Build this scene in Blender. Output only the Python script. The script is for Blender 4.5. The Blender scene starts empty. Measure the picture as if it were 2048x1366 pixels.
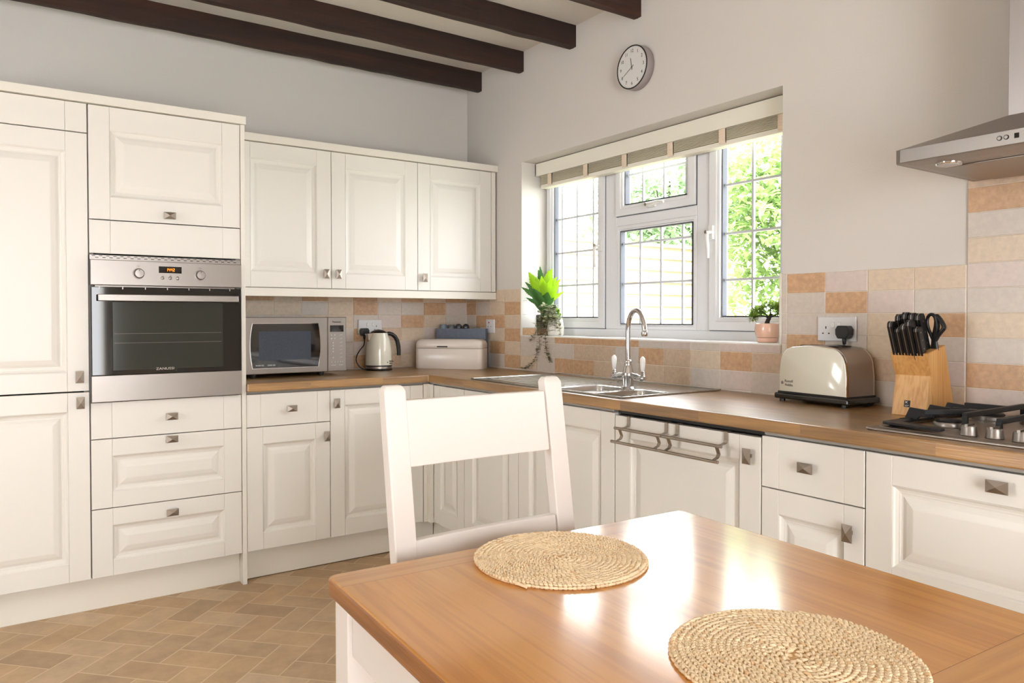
import bpy, bmesh, math, random
from mathutils import Vector, Matrix
random.seed(7)
PI = math.pi
R = math.radians
SC = bpy.context.scene
COL = SC.collection

# ------------------------------------------------------------------ objects
def thing(name, label, cat, loc=(0, 0, 0), rz=0.0, group=None):
    o = bpy.data.objects.new(name, None)
    COL.objects.link(o)
    o.empty_display_size = 0.05
    o.location = loc
    o.rotation_euler = (0, 0, rz)
    o['label'] = label
    o['category'] = cat
    if group:
        o['group'] = group
    return o

def tag(o, label, cat=None, group=None):
    o['label'] = label
    if cat:
        o['category'] = cat
    if group:
        o['group'] = group
    return o

def struct(o):
    o['kind'] = 'structure'
    return o

def dup(root, loc, label, rz=None, group=None):
    r = root.copy(); COL.objects.link(r)
    r.location = loc
    if rz is not None:
        r.rotation_euler = (0, 0, rz)
    r['label'] = label
    if group:
        r['group'] = group
    for ch in list(root.children):
        c = ch.copy(); COL.objects.link(c); c.parent = r
        for g in list(ch.children):
            d = g.copy(); COL.objects.link(d); d.parent = c
    return r

class MB:
    def __init__(s):
        s.bm = bmesh.new()
    def _f(s, vs, mi=0, sm=False):
        try:
            f = s.bm.faces.new(vs)
            f.material_index = mi
            f.smooth = sm
            return f
        except ValueError:
            return None
    def box(s, x0, x1, y0, y1, z0, z1, mi=0):
        if x0 > x1: x0, x1 = x1, x0
        if y0 > y1: y0, y1 = y1, y0
        if z0 > z1: z0, z1 = z1, z0
        v = [s.bm.verts.new((x, y, z)) for z in (z0, z1) for y in (y0, y1) for x in (x0, x1)]
        for q in ((0, 2, 3, 1), (4, 5, 7, 6), (0, 1, 5, 4), (2, 6, 7, 3), (0, 4, 6, 2), (1, 3, 7, 5)):
            s._f([v[i] for i in q], mi)
        return s
    def obox(s, c, sx, sy, sz, M, mi=0):
        """box centred at c, oriented by 3x3 M"""
        v = []
        for dz in (-.5, .5):
            for dy in (-.5, .5):
                for dx in (-.5, .5):
                    v.append(s.bm.verts.new(Vector(c) + M @ Vector((dx * sx, dy * sy, dz * sz))))
        for q in ((0, 2, 3, 1), (4, 5, 7, 6), (0, 1, 5, 4), (2, 6, 7, 3), (0, 4, 6, 2), (1, 3, 7, 5)):
            s._f([v[i] for i in q], mi)
        return s
    def frustum(s, b0, b1, y0, y1, mi=0, axis='y'):
        """rect b0=(x0,x1,z0,z1) at y0 to rect b1 at y1"""
        def P(b, y):
            x0, x1, z0, z1 = b
            pts = [(x0, z0), (x1, z0), (x1, z1), (x0, z1)]
            if axis == 'y':
                return [s.bm.verts.new((a, y, c)) for a, c in pts]
            if axis == 'z':
                return [s.bm.verts.new((a, c, y)) for a, c in pts]
            return [s.bm.verts.new((y, a, c)) for a, c in pts]
        A, B = P(b0, y0), P(b1, y1)
        s._f(A, mi); s._f(B[::-1], mi)
        for i in range(4):
            j = (i + 1) % 4
            s._f([A[i], B[i], B[j], A[j]], mi)
        return s
    def prism(s, poly, a, b, axis='y', mi=0, sm=False):
        """poly of 2D points extruded from a to b along the axis (other two coords in order x,y,z)"""
        def P(p, t):
            if axis == 'y': return (p[0], t, p[1])
            if axis == 'x': return (t, p[0], p[1])
            return (p[0], p[1], t)
        A = [s.bm.verts.new(P(p, a)) for p in poly]
        B = [s.bm.verts.new(P(p, b)) for p in poly]
        s._f(A[::-1], mi); s._f(B, mi)
        n = len(poly)
        for i in range(n):
            j = (i + 1) % n
            s._f([A[i], A[j], B[j], B[i]], mi, sm)
        return s
    def lathe(s, prof, c=(0, 0, 0), n=32, mi=0, M=None, sx=1.0, sy=1.0, cap=True):
        rings = []
        for r, z in prof:
            ring = []
            for i in range(n):
                a = 2 * PI * i / n
                p = Vector((r * math.cos(a) * sx, r * math.sin(a) * sy, z))
                if M is not None: p = M @ p
                ring.append(s.bm.verts.new(Vector(c) + p))
            rings.append(ring)
        for k in range(len(rings) - 1):
            for i in range(n):
                j = (i + 1) % n
                s._f([rings[k][i], rings[k][j], rings[k + 1][j], rings[k + 1][i]], mi, True)
        if cap:
            if prof[0][0] > 1e-5: s._f(rings[0][::-1], mi)
            if prof[-1][0] > 1e-5: s._f(rings[-1], mi)
        return s
    def cyl(s, c, r, h, axis='z', n=24, mi=0, r2=None):
        M = {'z': Matrix.Identity(3), 'y': Matrix.Rotation(-PI / 2, 3, 'X'), 'x': Matrix.Rotation(PI / 2, 3, 'Y')}[axis]
        return s.lathe([(r, 0), (r if r2 is None else r2, h)], c, n, mi, M)
    def tube(s, pts, r, n=10, mi=0, cap=True, flat=None):
        pts = [Vector(p) for p in pts]
        rs = r if isinstance(r, (list, tuple)) else [r] * len(pts)
        rings = []
        up = None
        for i, p in enumerate(pts):
            t = (pts[min(i + 1, len(pts) - 1)] - pts[max(i - 1, 0)])
            if t.length < 1e-9: t = Vector((0, 0, 1))
            t.normalize()
            if up is None:
                up = Vector((0, 0, 1)) if abs(t.z) < .9 else Vector((0, 1, 0))
            side = t.cross(up)
            if side.length < 1e-6: side = t.orthogonal()
            side.normalize()
            up = side.cross(t).normalized()
            ring = []
            for k in range(n):
                a = 2 * PI * k / n
                u, w = math.cos(a) * rs[i], math.sin(a) * rs[i]
                if flat: w *= flat
                ring.append(s.bm.verts.new(p + side * u + up * w))
            rings.append(ring)
        for k in range(len(rings) - 1):
            for i in range(n):
                j = (i + 1) % n
                s._f([rings[k][i], rings[k][j], rings[k + 1][j], rings[k + 1][i]], mi, True)
        if cap:
            s._f(rings[0][::-1], mi); s._f(rings[-1], mi)
        return s
    def build(s, name, mats, parent=None, bevel=0, seg=2, loc=None, rot=None, ang=35, fix=True):
        if fix:
            bmesh.ops.recalc_face_normals(s.bm, faces=s.bm.faces)
        me = bpy.data.meshes.new(name)
        s.bm.to_mesh(me); s.bm.free()
        for m in (mats if isinstance(mats, (list, tuple)) else [mats]):
            me.materials.append(m)
        o = bpy.data.objects.new(name, me)
        COL.objects.link(o)
        if parent: o.parent = parent
        if loc: o.location = loc
        if rot: o.rotation_euler = rot
        if bevel:
            b = o.modifiers.new('bevel', 'BEVEL')
            b.width = bevel; b.segments = seg; b.limit_method = 'ANGLE'; b.angle_limit = R(ang)
        elif any(p.use_smooth for p in me.polygons):
            me.set_sharp_from_angle(angle=R(45))
        return o

def text(name, body, size, mat, parent, loc, rot=(PI / 2, 0, 0), depth=0.0004, sx=1.0, align='CENTER', bold=0.0):
    cu = bpy.data.curves.new(name, 'FONT')
    cu.body = body; cu.size = size; cu.align_x = align; cu.align_y = 'CENTER'; cu.extrude = depth
    cu.offset = bold
    cu.resolution_u = 3
    t = bpy.data.objects.new(name, cu); COL.objects.link(t)
    dg = bpy.context.evaluated_depsgraph_get()
    me = bpy.data.meshes.new_from_object(t.evaluated_get(dg))
    COL.objects.unlink(t); bpy.data.objects.remove(t); bpy.data.curves.remove(cu)
    me.materials.clear(); me.materials.append(mat)
    o = bpy.data.objects.new(name, me); COL.objects.link(o)
    o.parent = parent; o.location = loc; o.rotation_euler = rot; o.scale = (sx, 1, 1)
    return o

# ---------------------------------------------------------------- materials
def srgb(r, g, b):
    f = lambda c: (c / 255 / 12.92) if c / 255 <= .04045 else ((c / 255 + .055) / 1.055) ** 2.4
    return (f(r), f(g), f(b), 1)

def mat(name, col, rough=.5, metal=0.0, coat=0.0, spec=.5, noise=None, bump=None, trans=0.0, ior=1.45, emit=None, aniso=None, coat_rough=.05, sub=0.0):
    """noise=(scale, amount) mottles colour; bump=(scale, strength, stretch)"""
    m = bpy.data.materials.new(name); m.use_nodes = True
    nt = m.node_tree; b = nt.nodes['Principled BSDF']
    c = col if len(col) == 4 else (*col, 1)
    b.inputs['Base Color'].default_value = c
    b.inputs['Roughness'].default_value = rough
    b.inputs['Metallic'].default_value = metal
    b.inputs['Coat Weight'].default_value = coat
    b.inputs['Coat Roughness'].default_value = coat_rough
    b.inputs['Specular IOR Level'].default_value = spec
    b.inputs['Transmission Weight'].default_value = trans
    b.inputs['IOR'].default_value = ior
    if emit:
        b.inputs['Emission Color'].default_value = emit[0]; b.inputs['Emission Strength'].default_value = emit[1]
    tc = nt.nodes.new('ShaderNodeTexCoord')
    if noise:
        n = nt.nodes.new('ShaderNodeTexNoise'); n.inputs['Scale'].default_value = noise[0]; n.inputs['Detail'].default_value = 6
        nt.links.new(tc.outputs['Object'], n.inputs['Vector'])
        mx = nt.nodes.new('ShaderNodeMix'); mx.data_type = 'RGBA'
        mr = nt.nodes.new('ShaderNodeMapRange'); mr.inputs['From Min'].default_value = .3; mr.inputs['From Max'].default_value = .7
        nt.links.new(n.outputs['Fac'], mr.inputs['Value']); nt.links.new(mr.outputs['Result'], mx.inputs['Factor'])
        a = noise[1]
        mx.inputs['A'].default_value = (c[0] * (1 - a), c[1] * (1 - a), c[2] * (1 - a), 1)
        mx.inputs['B'].default_value = (min(1, c[0] * (1 + a)), min(1, c[1] * (1 + a)), min(1, c[2] * (1 + a)), 1)
        nt.links.new(mx.outputs['Result'], b.inputs['Base Color'])
    if bump:
        mp = nt.nodes.new('ShaderNodeMapping'); mp.inputs['Scale'].default_value = bump[2] if len(bump) > 2 else (1, 1, 1)
        n2 = nt.nodes.new('ShaderNodeTexNoise'); n2.inputs['Scale'].default_value = bump[0]; n2.inputs['Detail'].default_value = 4
        bp = nt.nodes.new('ShaderNodeBump'); bp.inputs['Strength'].default_value = bump[1]; bp.inputs['Distance'].default_value = .002
        nt.links.new(tc.outputs['Object'], mp.inputs['Vector']); nt.links.new(mp.outputs['Vector'], n2.inputs['Vector'])
        nt.links.new(n2.outputs['Fac'], bp.inputs['Height']); nt.links.new(bp.outputs['Normal'], b.inputs['Normal'])
    return m

def wood(name, c1, c2, c3, grain='x', stave=None, rough=.35, coat=0.0, scale=1.0, bump=.15, rough2=None, cior=1.5):
    """grain runs along the given object axis; stave=(length,width) adds butcher-block staves"""
    m = bpy.data.materials.new(name); m.use_nodes = True
    nt = m.node_tree; b = nt.nodes['Principled BSDF']; L = nt.links.new
    tc = nt.nodes.new('ShaderNodeTexCoord')
    mp = nt.nodes.new('ShaderNodeMapping')
    if grain == 'y': mp.inputs['Rotation'].default_value = (0, 0, PI / 2)
    if grain == 'z': mp.inputs['Rotation'].default_value = (0, PI / 2, 0)
    L(tc.outputs['Object'], mp.inputs['Vector'])
    vec = mp.outputs['Vector']
    st = None
    if stave:
        # stave pattern lives in the horizontal plane; use x and (y+z) so that the front edge shows staves as well
        sep = nt.nodes.new('ShaderNodeSeparateXYZ'); L(vec, sep.inputs[0])
        ad = nt.nodes.new('ShaderNodeMath'); ad.operation = 'ADD'; L(sep.outputs['Y'], ad.inputs[0]); L(sep.outputs['Z'], ad.inputs[1])
        cb = nt.nodes.new('ShaderNodeCombineXYZ'); L(sep.outputs['X'], cb.inputs['X']); L(ad.outputs[0], cb.inputs['Y'])
        br = nt.nodes.new('ShaderNodeTexBrick')
        br.inputs['Scale'].default_value = 1; br.inputs['Brick Width'].default_value = stave[0]; br.inputs['Row Height'].default_value = stave[1]
        br.inputs['Mortar Size'].default_value = 0.0006; br.inputs['Mortar Smooth'].default_value = .3
        br.inputs['Color1'].default_value = (0, 0, 0, 1); br.inputs['Color2'].default_value = (1, 1, 1, 1); br.inputs['Mortar'].default_value = (.35, .35, .35, 1)
        br.offset = .37; br.offset_frequency = 2; br.squash = .8; br.squash_frequency = 3
        L(cb.outputs[0], br.inputs['Vector'])
        st = br
    off = nt.nodes.new('ShaderNodeVectorMath'); off.operation = 'ADD'
    L(vec, off.inputs[0])
    if st:
        sc = nt.nodes.new('ShaderNodeVectorMath'); sc.operation = 'SCALE'; sc.inputs['Scale'].default_value = 3.7
        L(st.outputs['Color'], sc.inputs[0]); L(sc.outputs[0], off.inputs[1])
    m2 = nt.nodes.new('ShaderNodeMapping'); m2.inputs['Scale'].default_value = (1.6 * scale, 22 * scale, 22 * scale)
    L(off.outputs[0], m2.inputs['Vector'])
    n1 = nt.nodes.new('ShaderNodeTexNoise'); n1.inputs['Scale'].default_value = 1; n1.inputs['Detail'].default_value = 7; n1.inputs['Roughness'].default_value = .62; n1.inputs['Distortion'].default_value = .8
    L(m2.outputs[0], n1.inputs['Vector'])
    m3 = nt.nodes.new('ShaderNodeMapping'); m3.inputs['Scale'].default_value = (8 * scale, 220 * scale, 220 * scale)
    L(off.outputs[0], m3.inputs['Vector'])
    n2 = nt.nodes.new('ShaderNodeTexNoise'); n2.inputs['Scale'].default_value = 1; n2.inputs['Detail'].default_value = 3
    L(m3.outputs[0], n2.inputs['Vector'])
    cr = nt.nodes.new('ShaderNodeValToRGB')
    e = cr.color_ramp.elements
    e[0].position = .30; e[0].color = c1
    e[1].position = .72; e[1].color = c3
    k = e.new(.5); k.color = c2
    L(n1.outputs['Fac'], cr.inputs['Fac'])
    mx = nt.nodes.new('ShaderNodeMix'); mx.data_type = 'RGBA'; mx.blend_type = 'MULTIPLY'
    mr = nt.nodes.new('ShaderNodeMapRange'); mr.inputs['From Min'].default_value = .38; mr.inputs['From Max'].default_value = .55; mr.inputs['To Min'].default_value = .55; mr.inputs['To Max'].default_value = 0
    L(n2.outputs['Fac'], mr.inputs['Value']); L(mr.outputs['Result'], mx.inputs['Factor'])
    L(cr.outputs['Color'], mx.inputs['A']); mx.inputs['B'].default_value = (.74, .64, .54, 1)
    out = mx.outputs['Result']
    if st:
        h = nt.nodes.new('ShaderNodeHueSaturation')
        mv = nt.nodes.new('ShaderNodeMapRange'); mv.inputs['To Min'].default_value = .74; mv.inputs['To Max'].default_value = 1.18
        L(st.outputs['Color'], mv.inputs['Value']); L(mv.outputs['Result'], h.inputs['Value']); L(out, h.inputs['Color'])
        out = h.outputs['Color']
    L(out, b.inputs['Base Color'])
    b.inputs['Roughness'].default_value = rough
    b.inputs['Coat Weight'].default_value = coat
    b.inputs['Coat Roughness'].default_value = rough2 if rough2 else .08
    b.inputs['Coat IOR'].default_value = cior
    bp = nt.nodes.new('ShaderNodeBump'); bp.inputs['Strength'].default_value = bump; bp.inputs['Distance'].default_value = .001
    L(n2.outputs['Fac'], bp.inputs['Height']); L(bp.outputs['Normal'], b.inputs['Normal'])
    if coat: L(bp.outputs['Normal'], b.inputs['Coat Normal'])
    return m

def brushed(name, col, rough=.3, ax='x'):
    st = {'x': (1, 60, 60), 'y': (60, 1, 60), 'z': (60, 60, 1)}[ax]
    return mat(name, col, rough, 1.0, bump=(14, .06, st))

M = {}
M['wall_paint'] = mat('wall_paint', srgb(215, 211, 206), .85, bump=(140, .25), spec=.2)
M['ceil_paint'] = mat('ceiling_paint', srgb(228, 224, 218), .9, bump=(70, .5), spec=.2)
M['cream'] = mat('cream_painted_timber', srgb(229, 226, 219), .36, spec=.45, bump=(30, .06, (12, 12, 1)))
M['cream_d'] = mat('cream_trim', srgb(230, 226, 216), .45, spec=.4)
M['groove'] = mat('groove_shadow_line', srgb(206, 196, 176), .6)
M['carcass'] = mat('grey_carcass_board', srgb(150, 146, 140), .6)
M['black'] = mat('black_plastic', srgb(18, 18, 20), .35)
M['black_gloss'] = mat('black_gloss', srgb(8, 8, 9), .08, coat=.6)
M['pewter'] = mat('pewter_metal', srgb(150, 140, 130), .42, 1.0, bump=(90, .25))
M['steel'] = brushed('brushed_steel', srgb(146, 140, 135), .36, 'x')
M['steel_d'] = brushed('satin_steel_dark', srgb(160, 152, 145), .36, 'x')
M['steel_v'] = brushed('brushed_steel_duct', srgb(180, 176, 176), .36, 'z')
M['sink'] = mat('sink_steel', srgb(205, 205, 203), .22, 1.0, bump=(200, .03))
M['chrome'] = mat('chrome', srgb(225, 225, 228), .06, 1.0)
M['worktop_a'] = wood('oak_block_worktop_x', srgb(106, 74, 36), srgb(144, 106, 54), srgb(172, 132, 74), 'x', (.46, .042), .4, 1.0, scale=1.0, bump=.5, rough2=.28, cior=1.65)
M['worktop_b'] = wood('oak_block_worktop_y', srgb(106, 74, 36), srgb(144, 106, 54), srgb(172, 132, 74), 'y', (.46, .042), .4, 1.0, scale=1.0, bump=.5, rough2=.28, cior=1.65)
M['table_y'] = wood('oak_table_boards', srgb(182, 118, 44), srgb(200, 138, 58), srgb(212, 154, 74), 'y', None, .45, 1.0, .35, .05, .15, 1.75)
M['table_x'] = wood('oak_table_end_board', srgb(178, 120, 54), srgb(194, 138, 70), srgb(206, 152, 86), 'x', None, .45, 1.0, .35, .05, .15, 1.75)
M['beam'] = wood('dark_stained_beam', srgb(20, 10, 6), srgb(42, 21, 12), srgb(66, 35, 19), 'x', None, .75, 0, .5, .8)
M['chair'] = mat('ivory_painted_wood', srgb(232, 226, 221), .42, bump=(40, .05, (10, 10, 1)))
M['upvc'] = mat('white_upvc', srgb(240, 242, 246), .28)
M['white_gloss'] = mat('white_gloss', srgb(240, 240, 238), .15)
M['socket'] = mat('white_socket_plastic', srgb(226, 226, 228), .3)
M['gasket_gap_shade'] = mat('gasket_and_gap_shade', srgb(70, 74, 84), .6)  # gasket colour, reused for the painted shade gaps round the sashes
M['lead'] = mat('lead_strip', srgb(214, 218, 226), .5)
M['enamel'] = mat('cream_enamel', srgb(222, 219, 204), .16, coat=.5)
M['binpaint'] = mat('bread_bin_enamel', srgb(222, 212, 204), .3, coat=.2)
M['bluegrey'] = mat('blue_grey_card', srgb(98, 106, 122), .7, noise=(60, .1))
M['dark_glass'] = mat('smoked_glass', srgb(16, 17, 19), .04, spec=.6, coat=.3)
M['oven_glass'] = mat('oven_inner_glass', srgb(40, 44, 40), .10, spec=.5, coat=.2)
M['mesh_glass'] = mat('microwave_mesh_window', srgb(52, 60, 74), .25, noise=(500, .3))
M['iron'] = mat('cast_iron', srgb(32, 32, 34), .55, .2, bump=(200, .3))
M['block'] = wood('pale_rubberwood', srgb(188, 138, 84), srgb(214, 170, 114), srgb(226, 188, 138), 'z', None, .45, 0, .7, .1)
M['block2'] = wood('warm_rubberwood', srgb(184, 130, 70), srgb(206, 156, 94), srgb(216, 170, 110), 'z', None, .45, 0, .7, .1)
M['peach_pot'] = mat('peach_glazed_ceramic', srgb(232, 190, 168), .22, coat=.4)
M['white_pot'] = mat('white_ceramic', srgb(240, 236, 230), .3)
M['dark_pot'] = mat('dark_grey_pot', srgb(52, 50, 48), .5)
M['pot_stand'] = mat('brown_pot_stand', srgb(120, 88, 66), .5)
M['soil'] = mat('potting_soil', srgb(60, 45, 35), .95)
M['trunk'] = mat('bonsai_bark', srgb(58, 50, 44), .9, bump=(120, .8))
M['clock_face'] = mat('clock_dial', srgb(222, 222, 220), .4)
M['clock_side'] = mat('clock_silver_case', srgb(176, 170, 172), .4, .6)
M['ink'] = mat('black_ink', srgb(30, 28, 28), .6)
M['grey_ink'] = mat('grey_print', srgb(110, 108, 104), .6)
M['light_ink'] = mat('pale_print', srgb(196, 198, 200), .5)
M['red'] = mat('red_print', srgb(190, 40, 50), .5)
M['amber'] = mat('amber_led', srgb(255, 150, 20), .5, emit=(srgb(255, 150, 20), 2.5))
M['blind'] = mat('cream_blind_slat', srgb(226, 218, 200), .5)
M['valance'] = mat('cream_blind_valance', srgb(240, 237, 224), .45)
M['tape'] = mat('blind_ladder_tape', srgb(232, 216, 196), .9, bump=(400, .3))
M['seagrass'] = mat('straw_braid', srgb(246, 224, 190), .8, noise=(60, .10), spec=.2)
M['rust'] = mat('braid_rust_strand', srgb(226, 192, 150), .8, spec=.2)
M['braid_shade'] = mat('braid_gap_shade', srgb(206, 172, 126), .9, spec=.1)  # backing darkened to paint the shade between braid rows
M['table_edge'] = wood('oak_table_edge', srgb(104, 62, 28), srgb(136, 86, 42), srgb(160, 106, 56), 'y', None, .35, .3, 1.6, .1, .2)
M['grout'] = mat('cream_grout', srgb(226, 216, 202), .8)
def tile(n, c, a=.09):
    return mat(n, c, .32, spec=.45, noise=(70, a), bump=(60, .08))
TM = [M['grout'], tile('tile_grey_beige', srgb(206, 196, 186), .05), tile('tile_sand', srgb(212, 194, 172), .07),
      tile('tile_peach', srgb(194, 158, 124), .14), tile('tile_apricot', srgb(202, 178, 154), .1), tile('tile_pink_grey', srgb(210, 196, 188), .05),
      mat('white_glazed_tile', srgb(240, 238, 234), .12, coat=.3)]

def leaf_mat(name, c, tr=.5):
    m = bpy.data.materials.new(name); m.use_nodes = True
    nt = m.node_tree; b = nt.nodes['Principled BSDF']; L = nt.links.new
    oi = nt.nodes.new('ShaderNodeTexCoord'); n = nt.nodes.new('ShaderNodeTexNoise'); n.inputs['Scale'].default_value = 9
    L(oi.outputs['Object'], n.inputs['Vector'])
    mx = nt.nodes.new('ShaderNodeMix'); mx.data_type = 'RGBA'
    mx.inputs['A'].default_value = (c[0] * .6, c[1] * .6, c[2] * .6, 1); mx.inputs['B'].default_value = (min(1, c[0] * 1.4), min(1, c[1] * 1.3), c[2] * 1.2, 1)
    L(n.outputs['Fac'], mx.inputs['Factor'])
    b.inputs['Roughness'].default_value = .45
    L(mx.outputs['Result'], b.inputs['Base Color'])
    t = nt.nodes.new('ShaderNodeBsdfTranslucent'); L(mx.outputs['Result'], t.inputs['Color'])
    ms = nt.nodes.new('ShaderNodeMixShader'); ms.inputs[0].default_value = tr
    L(b.outputs[0], ms.inputs[1]); L(t.outputs[0], ms.inputs[2])
    L(ms.outputs[0], nt.nodes['Material Output'].inputs['Surface'])
    return m
M['leaf_bright'] = leaf_mat('bright_green_leaf', srgb(150, 196, 30), .45)
M['leaf_dark'] = leaf_mat('deep_green_leaf', srgb(62, 110, 50), .3)
M['leaf_grey'] = leaf_mat('grey_green_leaf', srgb(196, 204, 176), .5)
M['leaf_brown'] = leaf_mat('olive_brown_leaf', srgb(124, 118, 90), .35)
M['needle'] = leaf_mat('bonsai_needle', srgb(122, 152, 62), .45)
M['hedge_leaf'] = leaf_mat('hedge_leaf', srgb(140, 170, 110), .45)
M['tree_leaf'] = leaf_mat('tree_leaf', srgb(128, 156, 120), .4)

def glass_mat():
    m = bpy.data.materials.new('window_glass'); m.use_nodes = True
    nt = m.node_tree; L = nt.links.new
    for n in list(nt.nodes):
        if n.type != 'OUTPUT_MATERIAL': nt.nodes.remove(n)
    tr = nt.nodes.new('ShaderNodeBsdfTransparent'); gl = nt.nodes.new('ShaderNodeBsdfGlossy'); gl.inputs['Roughness'].default_value = .02
    fr = nt.nodes.new('ShaderNodeFresnel'); fr.inputs['IOR'].default_value = 1.45
    ms = nt.nodes.new('ShaderNodeMixShader')
    ge = nt.nodes.new('ShaderNodeNewGeometry'); k1 = nt.nodes.new('ShaderNodeMath'); k1.operation = 'SUBTRACT'; k1.inputs[0].default_value = 1
    k2 = nt.nodes.new('ShaderNodeMath'); k2.operation = 'MULTIPLY'
    L(ge.outputs['Backfacing'], k1.inputs[1]); L(k1.outputs[0], k2.inputs[0]); L(fr.outputs[0], k2.inputs[1])
    L(k2.outputs[0], ms.inputs[0]); L(tr.outputs[0], ms.inputs[1]); L(gl.outputs[0], ms.inputs[2])
    L(ms.outputs[0], nt.nodes['Material Output'].inputs['Surface'])
    return m
M['glass'] = glass_mat()

def floor_mat():
    """45 degree herringbone of stone-look vinyl blocks, 2:1"""
    m = bpy.data.materials.new('herringbone_vinyl'); m.use_nodes = True
    nt = m.node_tree; b = nt.nodes['Principled BSDF']; L = nt.links.new
    def N(t): return nt.nodes.new(t)
    def mt(op, a, bb=None, c=None):
        n = N('ShaderNodeMath'); n.operation = op
        for i, v in enumerate((a, bb, c)):
            if v is None: continue
            if hasattr(v, 'links') or hasattr(v, 'is_output'): L(v, n.inputs[i])
            else: n.inputs[i].default_value = v
        return n.outputs[0]
    tc = N('ShaderNodeTexCoord'); mp = N('ShaderNodeMapping')
    W = .114
    mp.inputs['Rotation'].default_value = (0, 0, R(46.3)); mp.inputs['Scale'].default_value = (1 / W, 1 / W, 1)
    mp.inputs['Location'].default_value = (.35, .2, 0)
    L(tc.outputs['Object'], mp.inputs['Vector'])
    sp = N('ShaderNodeSeparateXYZ'); L(mp.outputs[0], sp.inputs[0])
    x, y = sp.outputs['X'], sp.outputs['Y']
    fx, fy = mt('FLOOR', x), mt('FLOOR', y)
    # cell class k=(fx-fy) mod 4 : 0,1 horizontal block (left,right half), 2,3 vertical (…)
    k = mt('FLOORED_MODULO', mt('SUBTRACT', fx, fy), 4.0)
    lx, ly = mt('SUBTRACT', x, fx), mt('SUBTRACT', y, fy)
    is1 = mt('COMPARE', k, 1.0, .1); is2 = mt('COMPARE', k, 2.0, .1); is3 = mt('COMPARE', k, 3.0, .1)
    hor = mt('LESS_THAN', k, 1.5)
    # block anchor: k0 -> (fx,fy); k1 -> (fx-1,fy); vertical: k=3 is lower cell (fx,fy), k=2 upper (fx,fy-1)
    ax = mt('SUBTRACT', fx, is1); ay = mt('SUBTRACT', fy, is2)
    bx, by = mt('SUBTRACT', x, ax), mt('SUBTRACT', y, ay)     # position in the block
    sxl = mt('ADD', 1.0, hor); syl = mt('SUBTRACT', 2.0, hor)
    d = mt('MINIMUM', mt('MINIMUM', bx, mt('SUBTRACT', sxl, bx)), mt('MINIMUM', by, mt('SUBTRACT', syl, by)))
    cb = N('ShaderNodeCombineXYZ'); L(ax, cb.inputs[0]); L(ay, cb.inputs[1]); L(hor, cb.inputs[2])
    wn = N('ShaderNodeTexWhiteNoise'); wn.noise_dimensions = '3D'; L(cb.outputs[0], wn.inputs['Vector'])
    cr = N('ShaderNodeValToRGB'); e = cr.color_ramp.elements
    e[0].position = 0; e[0].color = srgb(158, 132, 102); e[1].position = 1; e[1].color = srgb(194, 170, 140)
    q = e.new(.3); q.color = srgb(180, 154, 122); q = e.new(.6); q.color = srgb(184, 154, 118); q = e.new(.8); q.color = srgb(170, 142, 110)
    L(wn.outputs['Value'], cr.inputs['Fac'])
    n1 = N('ShaderNodeTexNoise'); n1.inputs['Scale'].default_value = 7; n1.inputs['Detail'].default_value = 8; n1.inputs['Roughness'].default_value = .7
    L(tc.outputs['Object'], n1.inputs['Vector'])
    hs = N('ShaderNodeHueSaturation'); mr = N('ShaderNodeMapRange'); mr.inputs['From Min'].default_value = .3; mr.inputs['From Max'].default_value = .7; mr.inputs['To Min'].default_value = .8; mr.inputs['To Max'].default_value = 1.2
    L(n1.outputs['Fac'], mr.inputs['Value']); L(mr.outputs[0], hs.inputs['Value']); L(cr.outputs[0], hs.inputs['Color'])
    mx = N('ShaderNodeMix'); mx.data_type = 'RGBA'
    mr2 = N('ShaderNodeMapRange'); mr2.inputs['From Min'].default_value = .012; mr2.inputs['From Max'].default_value = .03; mr2.inputs['To Min'].default_value = .75; mr2.inputs['To Max'].default_value = 0
    L(d, mr2.inputs['Value']); L(mr2.outputs[0], mx.inputs['Factor'])
    L(hs.outputs[0], mx.inputs['A']); mx.inputs['B'].default_value = srgb(212, 192, 162)
    L(mx.outputs['Result'], b.inputs['Base Color'])
    b.inputs['Roughness'].default_value = .42
    b.inputs['Specular IOR Level'].default_value = .4
    return m
M['floor'] = floor_mat()
# ------------------------------------------------------------------ camera
CAM = dict(f=1507.9803, yaw=34.585, pitch=-0.9508, roll=-0.0339, sy=23.9218, pos=(-2.4762, -4.0857, 1.2098))
y_, p_, r_ = R(CAM['yaw']), R(CAM['pitch']), R(CAM['roll'])
F_ = Vector((math.sin(y_) * math.cos(p_), math.cos(y_) * math.cos(p_), math.sin(p_)))
R_ = Vector((math.cos(y_), -math.sin(y_), 0)); U_ = R_.cross(F_)
R2 = R_ * math.cos(r_) + U_ * math.sin(r_); U2 = -R_ * math.sin(r_) + U_ * math.cos(r_)
cd = bpy.data.cameras.new('camera'); cam = bpy.data.objects.new('camera', cd); COL.objects.link(cam)
cam.matrix_world = Matrix(((R2.x, U2.x, -F_.x, CAM['pos'][0]), (R2.y, U2.y, -F_.y, CAM['pos'][1]), (R2.z, U2.z, -F_.z, CAM['pos'][2]), (0, 0, 0, 1)))
cd.sensor_width = 36; cd.lens = CAM['f'] / 2048 * 36; cd.shift_y = -CAM['sy'] / 2048
cd.clip_start = .05
SC.camera = cam

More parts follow.
